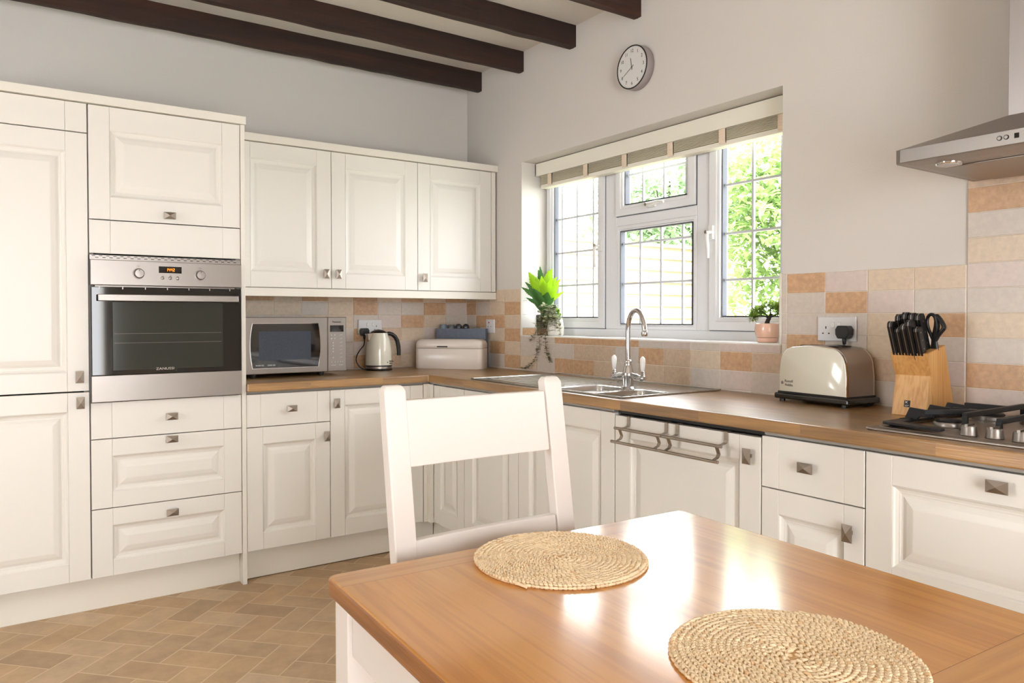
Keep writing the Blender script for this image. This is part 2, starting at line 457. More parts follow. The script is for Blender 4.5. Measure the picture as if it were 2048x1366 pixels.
# -------------------------------------------------------------------- room
ZC = 2.703                      # ceiling
XL, YF = -4.7, -6.2             # far side of the room behind the camera
WT = .3
struct(MB().box(XL - .3, .3, YF - .3, .3, -.1, 0).build('floor', M['floor']))
struct(MB().box(XL - .3, .3, YF - .3, .3, ZC, ZC + .15).build('ceiling', M['ceil_paint']))
wall_back = struct(MB().box(XL - .3, .3, 0, .3, 0, ZC).build('wall_back', M['wall_paint']))
Y0, Y1, Z0, Z1 = -.592, -2.304, 1.108, 2.087      # window opening
w = MB()
w.box(0, .3, Y0, 0, 0, ZC); w.box(0, .3, YF, Y1, 0, ZC); w.box(0, .3, Y1, Y0, 0, Z0 - .02); w.box(0, .3, Y1, Y0, Z1, ZC)
wall_right = struct(w.build('wall_right', M['wall_paint'], fix=False))
# walls behind the camera; both unseen openings are added to let light in
w = MB()
w.box(XL - .3, -3.3, YF - .3, YF, 0, ZC); w.box(-1.5, 0.3, YF - .3, YF, 0, ZC); w.box(-3.3, -1.5, YF - .3, YF, 2.05, ZC)
struct(w.build('wall_front', M['wall_paint'], fix=False))
w = MB()
w.box(XL - .3, XL, YF, -2.3, 0, ZC); w.box(XL - .3, XL, -1.4, 0, 0, ZC); w.box(XL - .3, XL, -2.3, -1.4, 0, .9); w.box(XL - .3, XL, -2.3, -1.4, 2.1, ZC)
struct(w.build('wall_left', M['wall_paint'], fix=False))

# ------------------------------------------------------------ wall tiling
TA0, TWA, TB0, TWB, TZ0, TH = -.012, .1513, -.110, .1587, .9155, .0765
G = .0011
def tiles(rects, plane):
    """rects=(u0,u1,z0,z1,material) on wall A (plane 'y', u=x) or B (plane 'x', u=y)"""
    m = MB()
    for (u0, u1, z0, z1, k) in rects:
        a0, a1, b0, b1 = min(u0, u1) + G, max(u0, u1) - G, z0 + G, z1 - G
        if a1 - a0 < .003 or b1 - b0 < .003: continue
        t = .0068
        e = .0012
        if plane == 'y':
            m.frustum((a0, a1, b0, b1), (a0, a1, b0, b1), -.001, -t + e, k)
            m.frustum((a0, a1, b0, b1), (a0 + e, a1 - e, b0 + e, b1 - e), -t + e, -t, k)
        else:
            m.frustum((a0, a1, b0, b1), (a0, a1, b0, b1), -.001, -t + e, k, 'x')
            m.frustum((a0, a1, b0, b1), (a0 + e, a1 - e, b0 + e, b1 - e), -t + e, -t, k, 'x')
    return m
K = {'G': 1, 'L': 2, 'P': 3, 'A': 4, 'K': 5}
rnd = random.Random(5)
def rk():
    return rnd.choice([1, 1, 1, 5, 5, 2, 2, 4, 3])
# wall A rows: index0 lowest; strings list tiles from the right corner leftwards
rowsA = {5: 'PLPLPLPLP L', 4: 'KPGGPLGLLG', 3: 'GLPKGLLKGL', 2: 'LKLAPGGKLA', 1: 'KGKLKGPLKG', 0: 'GALAPKGAKL'}
rA = []
for r_i in range(-1, 6):
    z0, z1 = TZ0 + r_i * TH, TZ0 + (r_i + 1) * TH
    z0 = max(z0, .9); z1 = min(z1, 1.352)
    rA.append((TA0, 0, z0, z1, 1 if r_i % 2 else 3))
    for c in range(10):
        row = rowsA.get(r_i, 'GGGGGGGGGG')
        k = K.get(row[c], 2)
        rA.append((TA0 - c * TWA, max(TA0 - (c + 1) * TWA, -1.534), z0, z1, k))
ta = tiles(rA, 'y'); ta.box(-1.534, 0, -.0045, 0, .9, 1.352, 0)
ta.build('tiled_splashback', TM, wall_back, fix=False)
# wall B: columns 0..17 up to y=-2.967, then the hob wall
rowsB = {5: 'PLLL' + 'GGGGGGGGGGG' + 'PKLL', 4: 'PGLP' + 'GGGGGGGGGGG' + 'GPKG', 3: 'GPPL' + 'GGGGGGGGGGG' + 'GGLP', 2: 'LLLPGGPPPPGKGK' + 'KPGLG', 1: 'LLPLGGGAAGPALPA'[0:14] + 'AKGAK', 0: 'GKGPLGPPAGAAGKG'[0:14] + 'GGLGL'}
rowsB[5] = 'PLLL' + 'G' * 11 + 'PKLL'
rB = []
def colB(j): return TB0 - (j - 1) * TWB if j > 0 else 0.0
for r_i in range(-1, 6):
    z0, z1 = max(TZ0 + r_i * TH, .9), TZ0 + (r_i + 1) * TH
    if r_i == 5: z1 = 1.371
    for j in range(0, 19):
        u0, u1 = colB(j), colB(j + 1)
        row = rowsB.get(r_i, 'G' * 19)
        k = K.get(row[j] if j < len(row) else 'G', 1)
        if z0 > Z0 - .001 or z1 > Z0:
            if u0 <= Y0 - .002 and u1 >= Y1 - .03 - .0:    # column fully under the window
                if z0 < Z0 - .01: rB.append((u0, max(u1, Y1), z0, Z0 - .006, k))
                if u1 < Y1 - .004: rB.append((Y1 - .004, u1, max(z0, Z0), z1, k))
                continue
            if u1 < Y0 < u0:
                rB.append((u0, Y0, z0, z1, k))
                if z0 < Z0 - .01: rB.append((Y0, u1, z0, Z0 - .006, k))
                continue
        rB.append((u0, u1, z0, z1, k))
rowsH = ['L', 'G', 'G', 'P', 'G', 'L', 'K', 'G', 'L', 'P', 'G']
Hc = [('GKPGLGKLGPAL', -2.969), ('LGAKGPLGKLGA', -3.128), ('GALGKLPGLAKG', -3.287), ('PGKALGLKGLGP', -3.446), ('GKLGPGALKGLA', -3.605)]
hz0 = TZ0
for s_, u0 in Hc:
    for r_i in range(-1, 10):
        z0, z1 = max(TZ0 + r_i * TH - .0, .9), TZ0 + (r_i + 1) * TH
        rB.append((u0, u0 - TWB, z0, min(z1, 1.64), K[s_[r_i + 1]]))
tb = tiles(rB, 'x')
tb.box(-.0045, 0, -3.77, Y1 - .004, .9, 1.371, 0); tb.box(-.0045, 0, Y1, Y0, .9, Z0 - .006, 0); tb.box(-.0045, 0, Y0, 0, .9, 1.371, 0); tb.box(-.0045, 0, -3.77, -2.969, 1.371, 1.64, 0)
tb.build('tiled_splashback', TM, wall_right, fix=False)
# tile edge beads
MB().box(-.009, .004, Y1 - .004, Y1 + .006, Z0 - .006, 1.375).box(-.009, .004, Y0 - .006, Y0 + .004, Z0 - .006, 1.375).build('tile_edge_bead', M['cream_d'], wall_right, .002)
# tiled left reveal (peach strip at its foot)
rv = MB()
for (x0, x1) in ((.0, .09), (.092, .178)):
    rv.box(x0, x1, Y0 - .006, Y0, Z0, 1.146, 3 if x0 < .05 else 4)
    for zz in (1.148, 1.225, 1.302):
        rv.box(x0, x1, Y0 - .006, Y0, zz, min(zz + .075, 1.372), 6)
rv.build('reveal_tiling', TM, wall_right, .001, fix=False)

# ---------------------------------------------------------------- beams
def beam(yf, label):
    m = MB()
    n = 40; x0, x1 = XL, 0.0
    rr = random.Random(int(-yf * 100))
    prev = None
    T = .048
    for i in range(n + 1):
        x = x0 + (x1 - x0) * i / n
        d1, d2, d3 = [rr.uniform(-.0025, .0025) for _ in range(3)]
        ring = [m.bm.verts.new(p) for p in ((x, yf + d1, 2.592 + d2), (x, yf + d1, ZC), (x, yf + T, ZC), (x, yf + T + d3, 2.592 + d2), (x, yf + .5 * T, 2.590 + d2))]
        if prev:
            for k in range(5):
                m._f([prev[k], ring[k], ring[(k + 1) % 5], prev[(k + 1) % 5]], 0)
        else:
            m._f(ring)
        prev = ring
    m._f(prev)
    o = m.build('ceiling_beam', M['beam'], None)
    tag(o, label, 'beam', 'dark timber beams under the ceiling')
    return o
beam(-.170, 'dark stained timber ceiling beam closest to the back wall, above the cabinets')
beam(-.612, 'dark stained ceiling beam, second out from the back wall')
beam(-1.072, 'dark stained ceiling beam, third out from the back wall')
beam(-1.545, 'dark stained ceiling beam nearest the clock, furthest from the back wall')

# --------------------------------------------------------------- window
wn = bpy.data.objects.new('window_1', None); COL.objects.link(wn); struct(wn)
wn.location = (.18, Y0, 0); wn.rotation_euler = (0, 0, -PI / 2)
# local: x = right in the picture (world -y), y = outwards, z up.  lx(y_world)
def lx(y): return Y0 - y
fr = MB()
OW = Y0 - Y1
# outer frame
fr.box(-.03, .030, 0, .07, Z0, Z1 + .02); fr.box(OW - .03, OW + .03, 0, .07, Z0, Z1 + .02); fr.box(-.03, OW + .03, 0, .07, Z0 - .02, 1.148); fr.box(-.03, OW + .03, 0, .07, 2.05, Z1 + .03)
# mullions and transom
fr.box(lx(-1.10), lx(-1.186), 0, .07, 1.148, 2.05); fr.box(lx(-1.722), lx(-1.802), 0, .07, 1.148, 2.05); fr.box(lx(-1.186), lx(-1.722), 0, .07, 1.674, 1.722)
fr.build('window_frame', M['upvc'], wn, .004, 2)
sb = MB(); sb.box(-.02, OW + .0, -.178, .02, Z0 - .016, Z0)
sb.build('window_sill', M['white_gloss'], wn, .004)
def sash(y0, y1, z0, z1, t, proud=.012, name='sash'):
    a, b = lx(y0), lx(y1); m = MB()
    o_ = (a, b, z0, z1)
    # four mitred members with a stepped inner edge
    def ring(i0, y0_, i1, y1_):
        A = [(a + i0, z0 + i0), (b - i0, z0 + i0), (b - i0, z1 - i0), (a + i0, z1 - i0)]
        B = [(a + i1, z0 + i1), (b - i1, z0 + i1), (b - i1, z1 - i1), (a + i1, z1 - i1)]
        va = [m.bm.verts.new((p[0], y0_, p[1])) for p in A]; vb = [m.bm.verts.new((p[0], y1_, p[1])) for p in B]
        for i in range(4):
            j = (i + 1) % 4; m._f([va[i], va[j], vb[j], vb[i]])
    ring(0, .01, 0, -proud); ring(0, -proud, .002, -proud - .002); ring(.002, -proud - .002, t * .62, -proud - .002)
    ring(t * .62, -proud - .002, t * .66, -proud + .004); ring(t * .66, -proud + .004, t * .9, -proud + .004); ring(t * .9, -proud + .004, t, .012); ring(t, .012, t, .04)
    o = m.build(name, M['upvc'], wn)
    g = MB(); q = .004
    g.box(a + t, a + t + q, .0, .03, z0 + t, z1 - t); g.box(b - t - q, b - t, .0, .03, z0 + t, z1 - t); g.box(a + t, b - t, .0, .03, z0 + t, z0 + t + .003); g.box(a + t, b - t, 0, .03, z1 - t - q, z1 - t)
    g.build('gasket', M['gasket_gap_shade'], o)
    return o
s1 = sash(-.604, -1.100, 1.150, 2.048, .058)
s2 = sash(-1.190, -1.720, 1.724, 2.048, .055)
s3 = sash(-1.804, -2.296, 1.150, 2.048, .062)
s4 = sash(-1.186, -1.722, 1.148, 1.674, .026, 0.0, 'fixed_light_bead')
# dark strips painting the shadow gaps round the opening sashes
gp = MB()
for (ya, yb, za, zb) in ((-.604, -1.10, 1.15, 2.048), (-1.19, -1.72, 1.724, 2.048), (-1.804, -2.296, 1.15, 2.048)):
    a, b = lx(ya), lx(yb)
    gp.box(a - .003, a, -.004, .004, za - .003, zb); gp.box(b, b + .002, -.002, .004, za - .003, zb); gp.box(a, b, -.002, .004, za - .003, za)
gp.build('sash_gap_shade', M['gasket_gap_shade'], wn)
def leads(sash_o, y0, y1, z0, z1, ys, zs):
    g = MB(); g.box(lx(y0), lx(y1), .018, .024, z0, z1)
    g.build('glass_pane', M['glass'], sash_o)
    l = MB()
    for y in ys: l.box(lx(y) - .0055, lx(y) + .0055, .0155, .0265, z0, z1)
    for z in zs: l.box(lx(y0), lx(y1), .0148, .0272, z - .005, z + .005)
    l.build('lead_grid', M['lead'], sash_o)
leads(s1, -.655, -1.05, 1.20, 2.0, (-.847 - .0, -.983, -.715), (1.765, 1.572, 1.387))
leads(s2, -1.24, -1.67, 1.775, 2.0, (-1.357, -1.50, -1.643), (1.93,))
leads(s3, -1.86, -2.24, 1.205, 2.0, (-2.017, -2.161), (1.791, 1.577, 1.373))
leads(s4, -1.205, -1.70, 1.168, 1.655, (-1.341, -1.482, -1.621), (1.582, 1.379))
def handle(x, z, vert, sgn, parent):
    m = MB()
    if vert:
        m.box(x - .011, x + .011, -.028, -.012, z - .03, z + .03)
        m.tube([(x, -.03, z), (x, -.052, z - .004), (x + sgn * .004, -.058, z - .03), (x + sgn * .008, -.055, z - .07), (x + sgn * .004, -.05, z - .115)], [.011, .011, .010, .009, .007], 10, flat=.7)
    else:
        m.box(x - .03, x + .03, -.028, -.012, z - .011, z + .011)
        m.tube([(x, -.03, z), (x - .004, -.05, z), (x + .03, -.056, z), (x + .07, -.055, z + .004), (x + .11, -.05, z + .002)], [.011, .011, .010, .009, .007], 10)
    o = m.build('window_handle', M['white_gloss'], parent)
    MB().cyl((x, -.056, z), .0075, -.006, 'y', 14).build('key_lock', M['pewter'], o)
handle(lx(-1.078), 1.585, True, -1, s1); handle(lx(-1.825), 1.585, True, 1, s3); handle(lx(-1.452), 1.752, False, 1, s2)

# --------------------------------------------------------------- the blind
bl = thing('venetian_blind', 'cream venetian blind drawn up to the head of the leaded window', 'window blind', (.09, Y0 - .004, 0), -PI / 2)
BW = OW - .01
m = MB(); m.box(0, BW, -.0, .014, 2.012, 2.083); m.box(0, .012, 0, .07, 2.012, 2.083); m.box(BW - .012, BW, 0, .07, 2.012, 2.083)
m.build('valance', M['valance'], bl, .003)
MB().box(.014, BW - .014, .02, .065, 2.035, 2.083).build('head_rail', M['valance'], bl)
SLX0 = .03
for i in range(12):
    z = 1.9655 + i * .0056
    m = MB(); m.prism([(.018, z), (.043, z + .0012), (.068, z), (.068, z + .0025), (.043, z + .0037), (.018, z + .0025)], SLX0, BW - .02, 'x')
    m.build('slat', M['blind'], bl)
MB().box(SLX0, BW - .02, .018, .068, 1.942, 1.963).build('bottom_rail', M['valance'], bl, .003)
for yw_ in (-.720, -1.030, -1.326, -1.632, -1.932, -2.226):
    x = Y0 - .004 - yw_
    m = MB()
    for i in range(11):
        z = 1.955 + i * .006; d = .0012 if i % 2 else .0
        m.box(x - .017, x + .017, .008 + d, .0155 + d, z, z + .0062)
    m.box(x - .017, x + .017, .010, .0175, 1.95, 2.03)
    m.build('ladder_tape', M['tape'], bl)

# ------------------------------------------------------------- cabinets
def slab(m, x0, x1, z0, z1, y0, y1, e=.0012, mi=0):
    """board with softly chamfered front edges, front at y0"""
    m.frustum((x0, x1, z0, z1), (x0, x1, z0, z1), y1, y0 + e, mi)
    m.frustum((x0, x1, z0, z1), (x0 + e, x1 - e, z0 + e, z1 - e), y0 + e, y0, mi)

def rings(m, x0, x1, z0, z1, prof, mi=0):
    """concentric rectangular rings; prof=[(inset, y)], last ring is closed"""
    prev = None
    for (i, y) in prof:
        cur = [m.bm.verts.new(p) for p in ((x0 + i, y, z0 + i), (x1 - i, y, z0 + i), (x1 - i, y, z1 - i), (x0 + i, y, z1 - i))]
        if prev:
            for k in range(4):
                j = (k + 1) % 4; m._f([prev[k], prev[j], cur[j], cur[k]], mi)
        prev = cur
    m._f(prev, mi)

def door_mesh(x0, x1, z0, z1, panel=True, s=.076, rt=.076, rb=.076, T=.02):
    """front face at y=0, board reaches back to y=T"""
    m = MB()
    slab(m, x0, x0 + s, z0, z1, 0, T); slab(m, x1 - s, x1, z0, z1, 0, T)
    a, b = x0 + s + .0004, x1 - s - .0004
    if not panel:
        slab(m, a, b, z0, z1, 0, T, .0009)
    else:
        slab(m, a, b, z1 - rt, z1, 0, T, .0009); slab(m, a, b, z0, z0 + rb, 0, T, .0009)
        m.box(a, b, .014, T, z0 + rb, z1 - rt)
        rings(m, a, b, z0 + rb, z1 - rt, [(0, .0002), (.003, .0015), (.006, .0055), (.013, .0085), (.017, .0088), (.019, .0100), (.024, .0100), (.034, .0062), (.050, .0026), (.053, .0022)])
    return m

def front(name, par, x0, x1, z0, z1, panel=True, s=.076, rt=.076, rb=.076, label=None):
    o = door_mesh(x0, x1, z0, z1, panel, s, rt, rb).build(name, M['cream'], par, fix=False)
    bmesh_fix(o)
    if label: o['label'] = label
    return o

def bmesh_fix(o):
    b = bmesh.new(); b.from_mesh(o.data); bmesh.ops.recalc_face_normals(b, faces=b.faces); b.to_mesh(o.data); b.free()

def knob(par, x, z, vert=False):
    w_, h_ = (.0145, .0235) if vert else (.0235, .0145)
    m = MB()
    m.box(x - .005, x + .005, -.018, 0, z - .005, z + .005)
    m.frustum((x - w_ * .45, x + w_ * .45, z - h_ * .45, z + h_ * .45), (x - w_, x + w_, z - h_, z + h_), -.016, -.0195)
    m.frustum((x - w_, x + w_, z - h_, z + h_), (x - w_, x + w_, z - h_, z + h_), -.0195, -.0215)
    m.frustum((x - w_, x + w_, z - h_, z + h_), (x - .0006, x + .0006, z - .0006, z + .0006), -.0215, -.0275)
    return m.build('knob', M['pewter'], par)

g_ = .0015
CR = 'grey'
def carcass(par, w0, w1, z0, z1, depth, mt='carcass', y0=.0205, top=True):
    t = .018; m = MB()
    m.box(w0, w0 + t, y0, depth, z0, z1); m.box(w1 - t, w1, y0, depth, z0, z1)
    m.box(w0 + t, w1 - t, y0, depth, z0, z0 + t); m.box(w0 + t, w1 - t, y0, depth if top else y0 + .012, z1 - t, z1); m.box(w0 + t, w1 - t, depth - .008, depth, z0 + t, z1 - t)
    return m.build('carcass', M[mt], par)

YO = -.6038
# tall larder / fridge housing at the left
tl = thing('tall_cabinet', 'tall cream larder cabinet with two long panelled doors left of the oven', 'cabinet', (-2.752, YO, 0))
W1 = .5985
carcass(tl, 0, W1, .142, 2.071, .59)
front('top_panel', tl, g_, W1 - g_, 1.953, 2.069, False)
d = front('door', tl, g_, W1 - g_, .9125, 1.949, True); knob(d, W1 - .036, .970, True)
d = front('door', tl, g_, W1 - g_, .144, .9065, True); knob(d, W1 - .034, .866, True)
# oven housing
oh = thing('oven_housing', 'tall cream cabinet with the built-in oven, a lift-up door and three drawers', 'cabinet', (-2.1517, YO, 0))
W2 = .5969
t = .018
m = MB(); m.box(0, t, .0205, .59, .142, 2.071); m.box(W2 - t, W2, .0205, .59, .142, 2.071); m.box(t, W2 - t, .0205, .59, .142, .16); m.box(t, W2 - t, .0205, .59, 2.053, 2.071)
m.box(t, W2 - t, .0205, .59, .842, .858); m.box(t, W2 - t, .0205, .59, 1.472, 1.488); m.box(t, W2 - t, .582, .59, .16, 2.053)
m.build('carcass', M['carcass'], oh)
d = front('flap_door', oh, g_, W2 - g_, 1.6095, 2.069, True, rt=.092, rb=.092); knob(d, .301, 1.6405)
front('fixed_panel', oh, g_, W2 - g_, 1.4705, 1.6055, False)
d = front('drawer', oh, g_, W2 - g_, .7125, .8605, False); knob(d, .303, .787)
d = front('drawer', oh, g_, W2 - g_, .4260, .7090, True, rt=.070, rb=.064); knob(d, .303, .690)
d = front('drawer', oh, g_, W2 - g_, .144, .4225, True, rt=.070, rb=.064); knob(d, .303, .376)
MB().box(.5975, .6165, -.0035, .59, .0, 2.071).build('end_panel', M['cream_d'], oh, .001)

def plain(name, label, cat, boxes, bev=.001, mt='cream_d', group=None):
    m = MB()
    for b_ in boxes: m.box(*b_)
    o = m.build(name, M[mt], None, bev)
    return tag(o, label, cat, group)
plain('cornice', 'flat cream cornice board along the top of the tall cabinets', 'cornice', [(-2.76, -1.531, -.617, -.012, 2.0725, 2.108)])
plain('cornice', 'flat cream cornice board along the top of the wall cabinets', 'cornice', [(-1.529, -.002, -.352, -.012, 2.067, 2.104)])
plain('plinth', 'cream plinth board along the floor under the oven and larder cabinets', 'plinth', [(-2.76, -1.5545, -.549, -.53, 0, .138)])
plain('plinth', 'cream plinth board under the drawer cabinet on the back wall', 'plinth', [(-1.534, -.5505, -.549, -.53, .004, .141)])
plain('plinth', 'cream plinth board along the sink run under the window', 'plinth', [(-.549, -.53, -3.628, -.5505, .004, .141)])

# wall cabinets
YW = -.34
wc = thing('wall_cabinet', 'cream double-door wall cabinet above the microwave and kettle', 'cabinet', (-1.516, YW, 0))
carcass(wc, 0, .988, 1.357, 2.065, .335, 'cream_d')
d = front('door', wc, g_, .4885 - g_, 1.3585, 2.0635, True); knob(d, .4885 - .033, 1.432, True)
d = front('door', wc, .4885 + g_, .988 - g_, 1.3585, 2.0635, True); knob(d, .4885 + .033, 1.432, True)
wc2 = thing('wall_cabinet', 'cream single-door wall cabinet next to the window wall', 'cabinet', (-.528, YW, 0))
carcass(wc2, 0, .513, 1.357, 2.065, .335, 'cream_d')
d = front('door', wc2, g_, .486 - g_, 1.3585, 2.0635, True); knob(d, .036, 1.428, True)
MB().box(.4875, .5155, .0, .335, 1.3585, 2.065).build('end_post', M['cream_d'], wc2, .001)
plain('pelmet', 'cream light pelmet along the bottom of the wall cabinets', 'pelmet', [(-1.516, -.010, -.343, -.323, 1.314, 1.3545), (-.029, -.010, -.323, -.012, 1.314, 1.3545)])

# base cabinets on the back wall
b1 = thing('base_cabinet', 'cream base cabinet with one drawer above one door beside the oven housing', 'cabinet', (-1.5345, YO, 0))
carcass(b1, 0, .395, .142, .862, .58)
d = front('drawer', b1, g_, .395 - g_, .7095, .8575, False, s=.062); knob(d, .204, .785)
d = front('door', b1, g_, .395 - g_, .1445, .7060, True, s=.072); knob(d, .395 - .022, .640, True)
b2 = thing('base_cabinet', 'cream corner base cabinet with one tall door, on the back wall', 'cabinet', (-1.1395, YO, 0))
carcass(b2, 0, .503, .142, .862, .58)
d = front('door', b2, g_, .503 - g_, .1445, .8575, True, s=.072); knob(d, .028, .795, True)

# base cabinets under the window, seen from the room: local x runs to the right
XB = -.5959
def bcab(y0, label, name='base_cabinet', cat='cabinet'):
    return thing(name, label, cat, (XB, y0, 0), -PI / 2)
c1 = bcab(-.642, 'narrow cream base cabinet door in the corner of the sink run')
carcass(c1, 0, .306, .142, .862, .55); MB().box(-.0575, -.0385, -.038, -.0005, .142, .862).box(-.038, -.0015, -.019, -.0002, .142, .862).build('corner_post', M['cream_d'], c1); front('door', c1, g_, .306 - g_, .1445, .8575, True, s=.066)
c2 = bcab(-.949, 'cream base cabinet seen through the chair back, second from the corner')
carcass(c2, 0, .456, .142, .862, .55); front('door', c2, g_, .456 - g_, .1445, .8575, True, s=.072)
c3 = bcab(-1.406, 'wide cream base cabinet below the sink bowls, left of the towel rails')
carcass(c3, 0, .617, .142, .862, .55, top=False); front('door', c3, g_, .617 - g_, .1445, .8575, True, s=.075)
dw = bcab(-2.0245, 'built-in dishwasher behind a cream panelled door with towel rails hooked over it', 'dishwasher', 'dishwasher')
MB().box(.002, .638, .0215, .55, .142, .852).box(.0, .6395, .03, .55, .8535, .866).box(.6395, .650, .004, .018, .8628, .868).box(.0, .6395, .018, .03, .8575, .868).build('appliance_body', M['black'], dw)
d = front('door', dw, g_, .6395 - g_, .1445, .8500, True, s=.078); knob(d, .6395 - .038, .791, True)
c5 = bcab(-2.6655, 'narrow cream base cabinet with a drawer above a door, left of the hob')
carcass(c5, 0, .323, .142, .862, .55)
d = front('drawer', c5, g_, .323 - g_, .7080, .8575, False, s=.058); knob(d, .158, .7875)
d = front('door', c5, g_, .323 - g_, .1445, .7045, True, s=.058, rt=.07); knob(d, .285, .635, True)
c6 = bcab(-2.9895, 'wide cream base cabinet with one large pan drawer below the hob')
carcass(c6, 0, .64, .142, .862, .55)
d = front('drawer', c6, g_, .64 - g_, .500, .8575, True, s=.070, rt=.076, rb=.07); knob(d, .322, .8255)
d = front('drawer', c6, g_, .64 - g_, .1445, .4965, True, s=.070, rt=.076, rb=.07); knob(d, .322, .462)
MB().box(.642, .660, .0, .55, 0, .862).build('end_panel', M['cream_d'], c6, .001)

# ------------------------------------------------------------ worktop
ZW = .9096; ZB = .8717
def grid_slab(m, xs, ys, z0, z1, fn):
    V = {}
    def v(i, j, k):
        if (i, j, k) not in V: V[(i, j, k)] = m.bm.verts.new((xs[i], ys[j], z1 if k else z0))
        return V[(i, j, k)]
    n, q = len(xs) - 1, len(ys) - 1
    F = lambda i, j: 0 <= i < n and 0 <= j < q and fn((xs[i] + xs[i + 1]) / 2, (ys[j] + ys[j + 1]) / 2)
    for i in range(n):
        for j in range(q):
            c = F(i, j)
            if c is None or c is False: continue
            mi = c - 1
            m._f([v(i, j, 1), v(i + 1, j, 1), v(i + 1, j + 1, 1), v(i, j + 1, 1)], mi)
            m._f([v(i, j, 0), v(i, j + 1, 0), v(i + 1, j + 1, 0), v(i + 1, j, 0)], mi)
            if not F(i - 1, j): m._f([v(i, j, 0), v(i, j, 1), v(i, j + 1, 1), v(i, j + 1, 0)], mi)
            if not F(i + 1, j): m._f([v(i + 1, j, 0), v(i + 1, j + 1, 0), v(i + 1, j + 1, 1), v(i + 1, j, 1)], mi)
            if not F(i, j - 1): m._f([v(i, j, 0), v(i + 1, j, 0), v(i + 1, j, 1), v(i, j, 1)], mi)
            if not F(i, j + 1): m._f([v(i, j + 1, 0), v(i, j + 1, 1), v(i + 1, j + 1, 1), v(i + 1, j + 1, 0)], mi)
XWF, YWF = -.6143, -.6236
HOLE = (-.558, -.285, -2.018, -1.585)
xs = [-1.5345, XWF, HOLE[0], HOLE[1], -.0105]; ys = [-3.66, HOLE[2], HOLE[3], YWF, -.0105]
def wf(x, y):
    if x > XWF and y < YWF:
        if HOLE[0] < x < HOLE[1] and HOLE[2] < y < HOLE[3]: return False
        return 2
    if y > YWF: return 1
    return False
m = MB(); grid_slab(m, xs, ys, ZB, ZW, wf)
wt = m.build('worktop', [M['worktop_a'], M['worktop_b']], None, .005, 3)
tag(wt, 'oak block worktop running round the corner under the wall cabinets and the window', 'worktop')
# grey strip between worktop and carcasses
plain('worktop_strip', 'thin grey strip under the front edge of the oak worktop', 'trim strip', [(-1.534, -.60, -.598, -.58, .8635, .8712), (-.600, -.582, -2.024, -.6, .8635, .8712), (-.600, -.582, -3.628, -2.68, .8635, .8712)], 0, 'carcass')
# ---------------------------------------------------------------- oven
ov = thing('oven', 'built-in stainless steel oven with a smoked glass door in the tall cabinet', 'oven', (-2.1500, YO, 0))
OWD = .5935
MB().box(.02, OWD - .02, .022, .56, .872, 1.462).build('body', M['steel_d'], ov)
m = MB(); m.box(.0, OWD, -.004, .022, 1.4445, 1.4635)
for i in range(22):
    x = .02 + i * .0258
    m.box(x, x + .012, -.0046, -.003, 1.4515, 1.4545, 1)
    m.box(x - .012, x, -.0046, -.003, 1.4585, 1.4612, 1)
m.build('vent_strip', [M['steel'], M['black']], ov, fix=False)
m = MB(); slab(m, .001, OWD - .001, 1.341, 1.4435, -.022, .022, .002)
fa = m.build('control_panel', M['steel'], ov)
MB().box(.001, OWD - .001, -.02, .0, .864, .972).build('bottom_trim', M['steel'], ov, .002)
dr = MB(); slab(dr, .003, OWD - .003, .973, 1.334, -.020, .0, .002)
dd = dr.build('door', M['dark_glass'], ov)
MB().box(.080, .512, -.0206, -.0202, .992, 1.272).build('inner_window', M['oven_glass'], dd)
m = MB()
for z in (1.142, 1.103): m.box(.085, .505, -.0211, -.0207, z, z + .0012)
m.build('shelf_lines', M['grey_ink'], dd)
m = MB(); m.box(.024, .572, -.052, -.044, 1.276, 1.303); m.box(.05, .075, -.044, -.02, 1.283, 1.297); m.box(.52, .545, -.044, -.02, 1.283, 1.297)
m.build('handle', M['steel'], dd, .002)
text('brand_lettering', 'ZANUSSI', .0145, M['steel_d'], dd, (.276, -.0208, .9925), sx=1.25)
for i in range(7): MB().box(.03 + i * .085, .034 + i * .085, -.0215, -.018, 1.325, 1.3335).build('vent_tab', M['steel'], ov)
for x in (.1765, .4175):
    kb = MB().lathe([(.0225, 0), (.0225, .003), (.019, .004), (.018, .022), (.0165, .0245), (0, .025)], (x, -.022, 1.391), 32, 0, Matrix.Rotation(PI / 2, 3, 'X')).build('control_knob', M['steel'], ov)
    MB().box(x - .001, x + .001, -.0478, -.047, 1.4, 1.408).build('pointer', M['ink'], kb)
    sy = MB()
    sy.box(x - .006, x + .006, -.0226, -.022, 1.4245, 1.4255); sy.box(x - .006, x + .006, -.0226, -.022, 1.4145 + .005, 1.4205); sy.box(x - .006, x - .005, -.0226, -.022, 1.4195, 1.4255); sy.box(x + .005, x + .006, -.0226, -.022, 1.4195, 1.4255); sy.box(x - .0006, x + .0006, -.0226, -.022, 1.4195, 1.4255)
    sy.build('symbol', M['grey_ink'], ov)
ds = MB().box(.2535, .343, -.0232, -.021, 1.3965, 1.424).build('display', M['black_gloss'], ov)
def seg7(m, ch, x, z, w_, h_, t_, y):
    S = {'1': 'bc', '4': 'fgbc', '2': 'abged'}[ch]
    for c_ in S:
        q = {'a': (0, w_, h_ - t_, h_), 'd': (0, w_, 0, t_), 'g': (0, w_, h_ / 2 - t_ / 2, h_ / 2 + t_ / 2), 'b': (w_ - t_, w_, h_ / 2, h_), 'c': (w_ - t_, w_, 0, h_ / 2), 'f': (0, t_, h_ / 2, h_), 'e': (0, t_, 0, h_ / 2)}[c_]
        m.box(x + q[0], x + q[1], y - .0004, y, z + q[2], z + q[3])
m = MB()
for i, ch in enumerate('1442'): seg7(m, ch, .282 + i * .0088 + (.001 if i > 1 else 0), 1.404, .0062, .0125, .0014, -.0233)
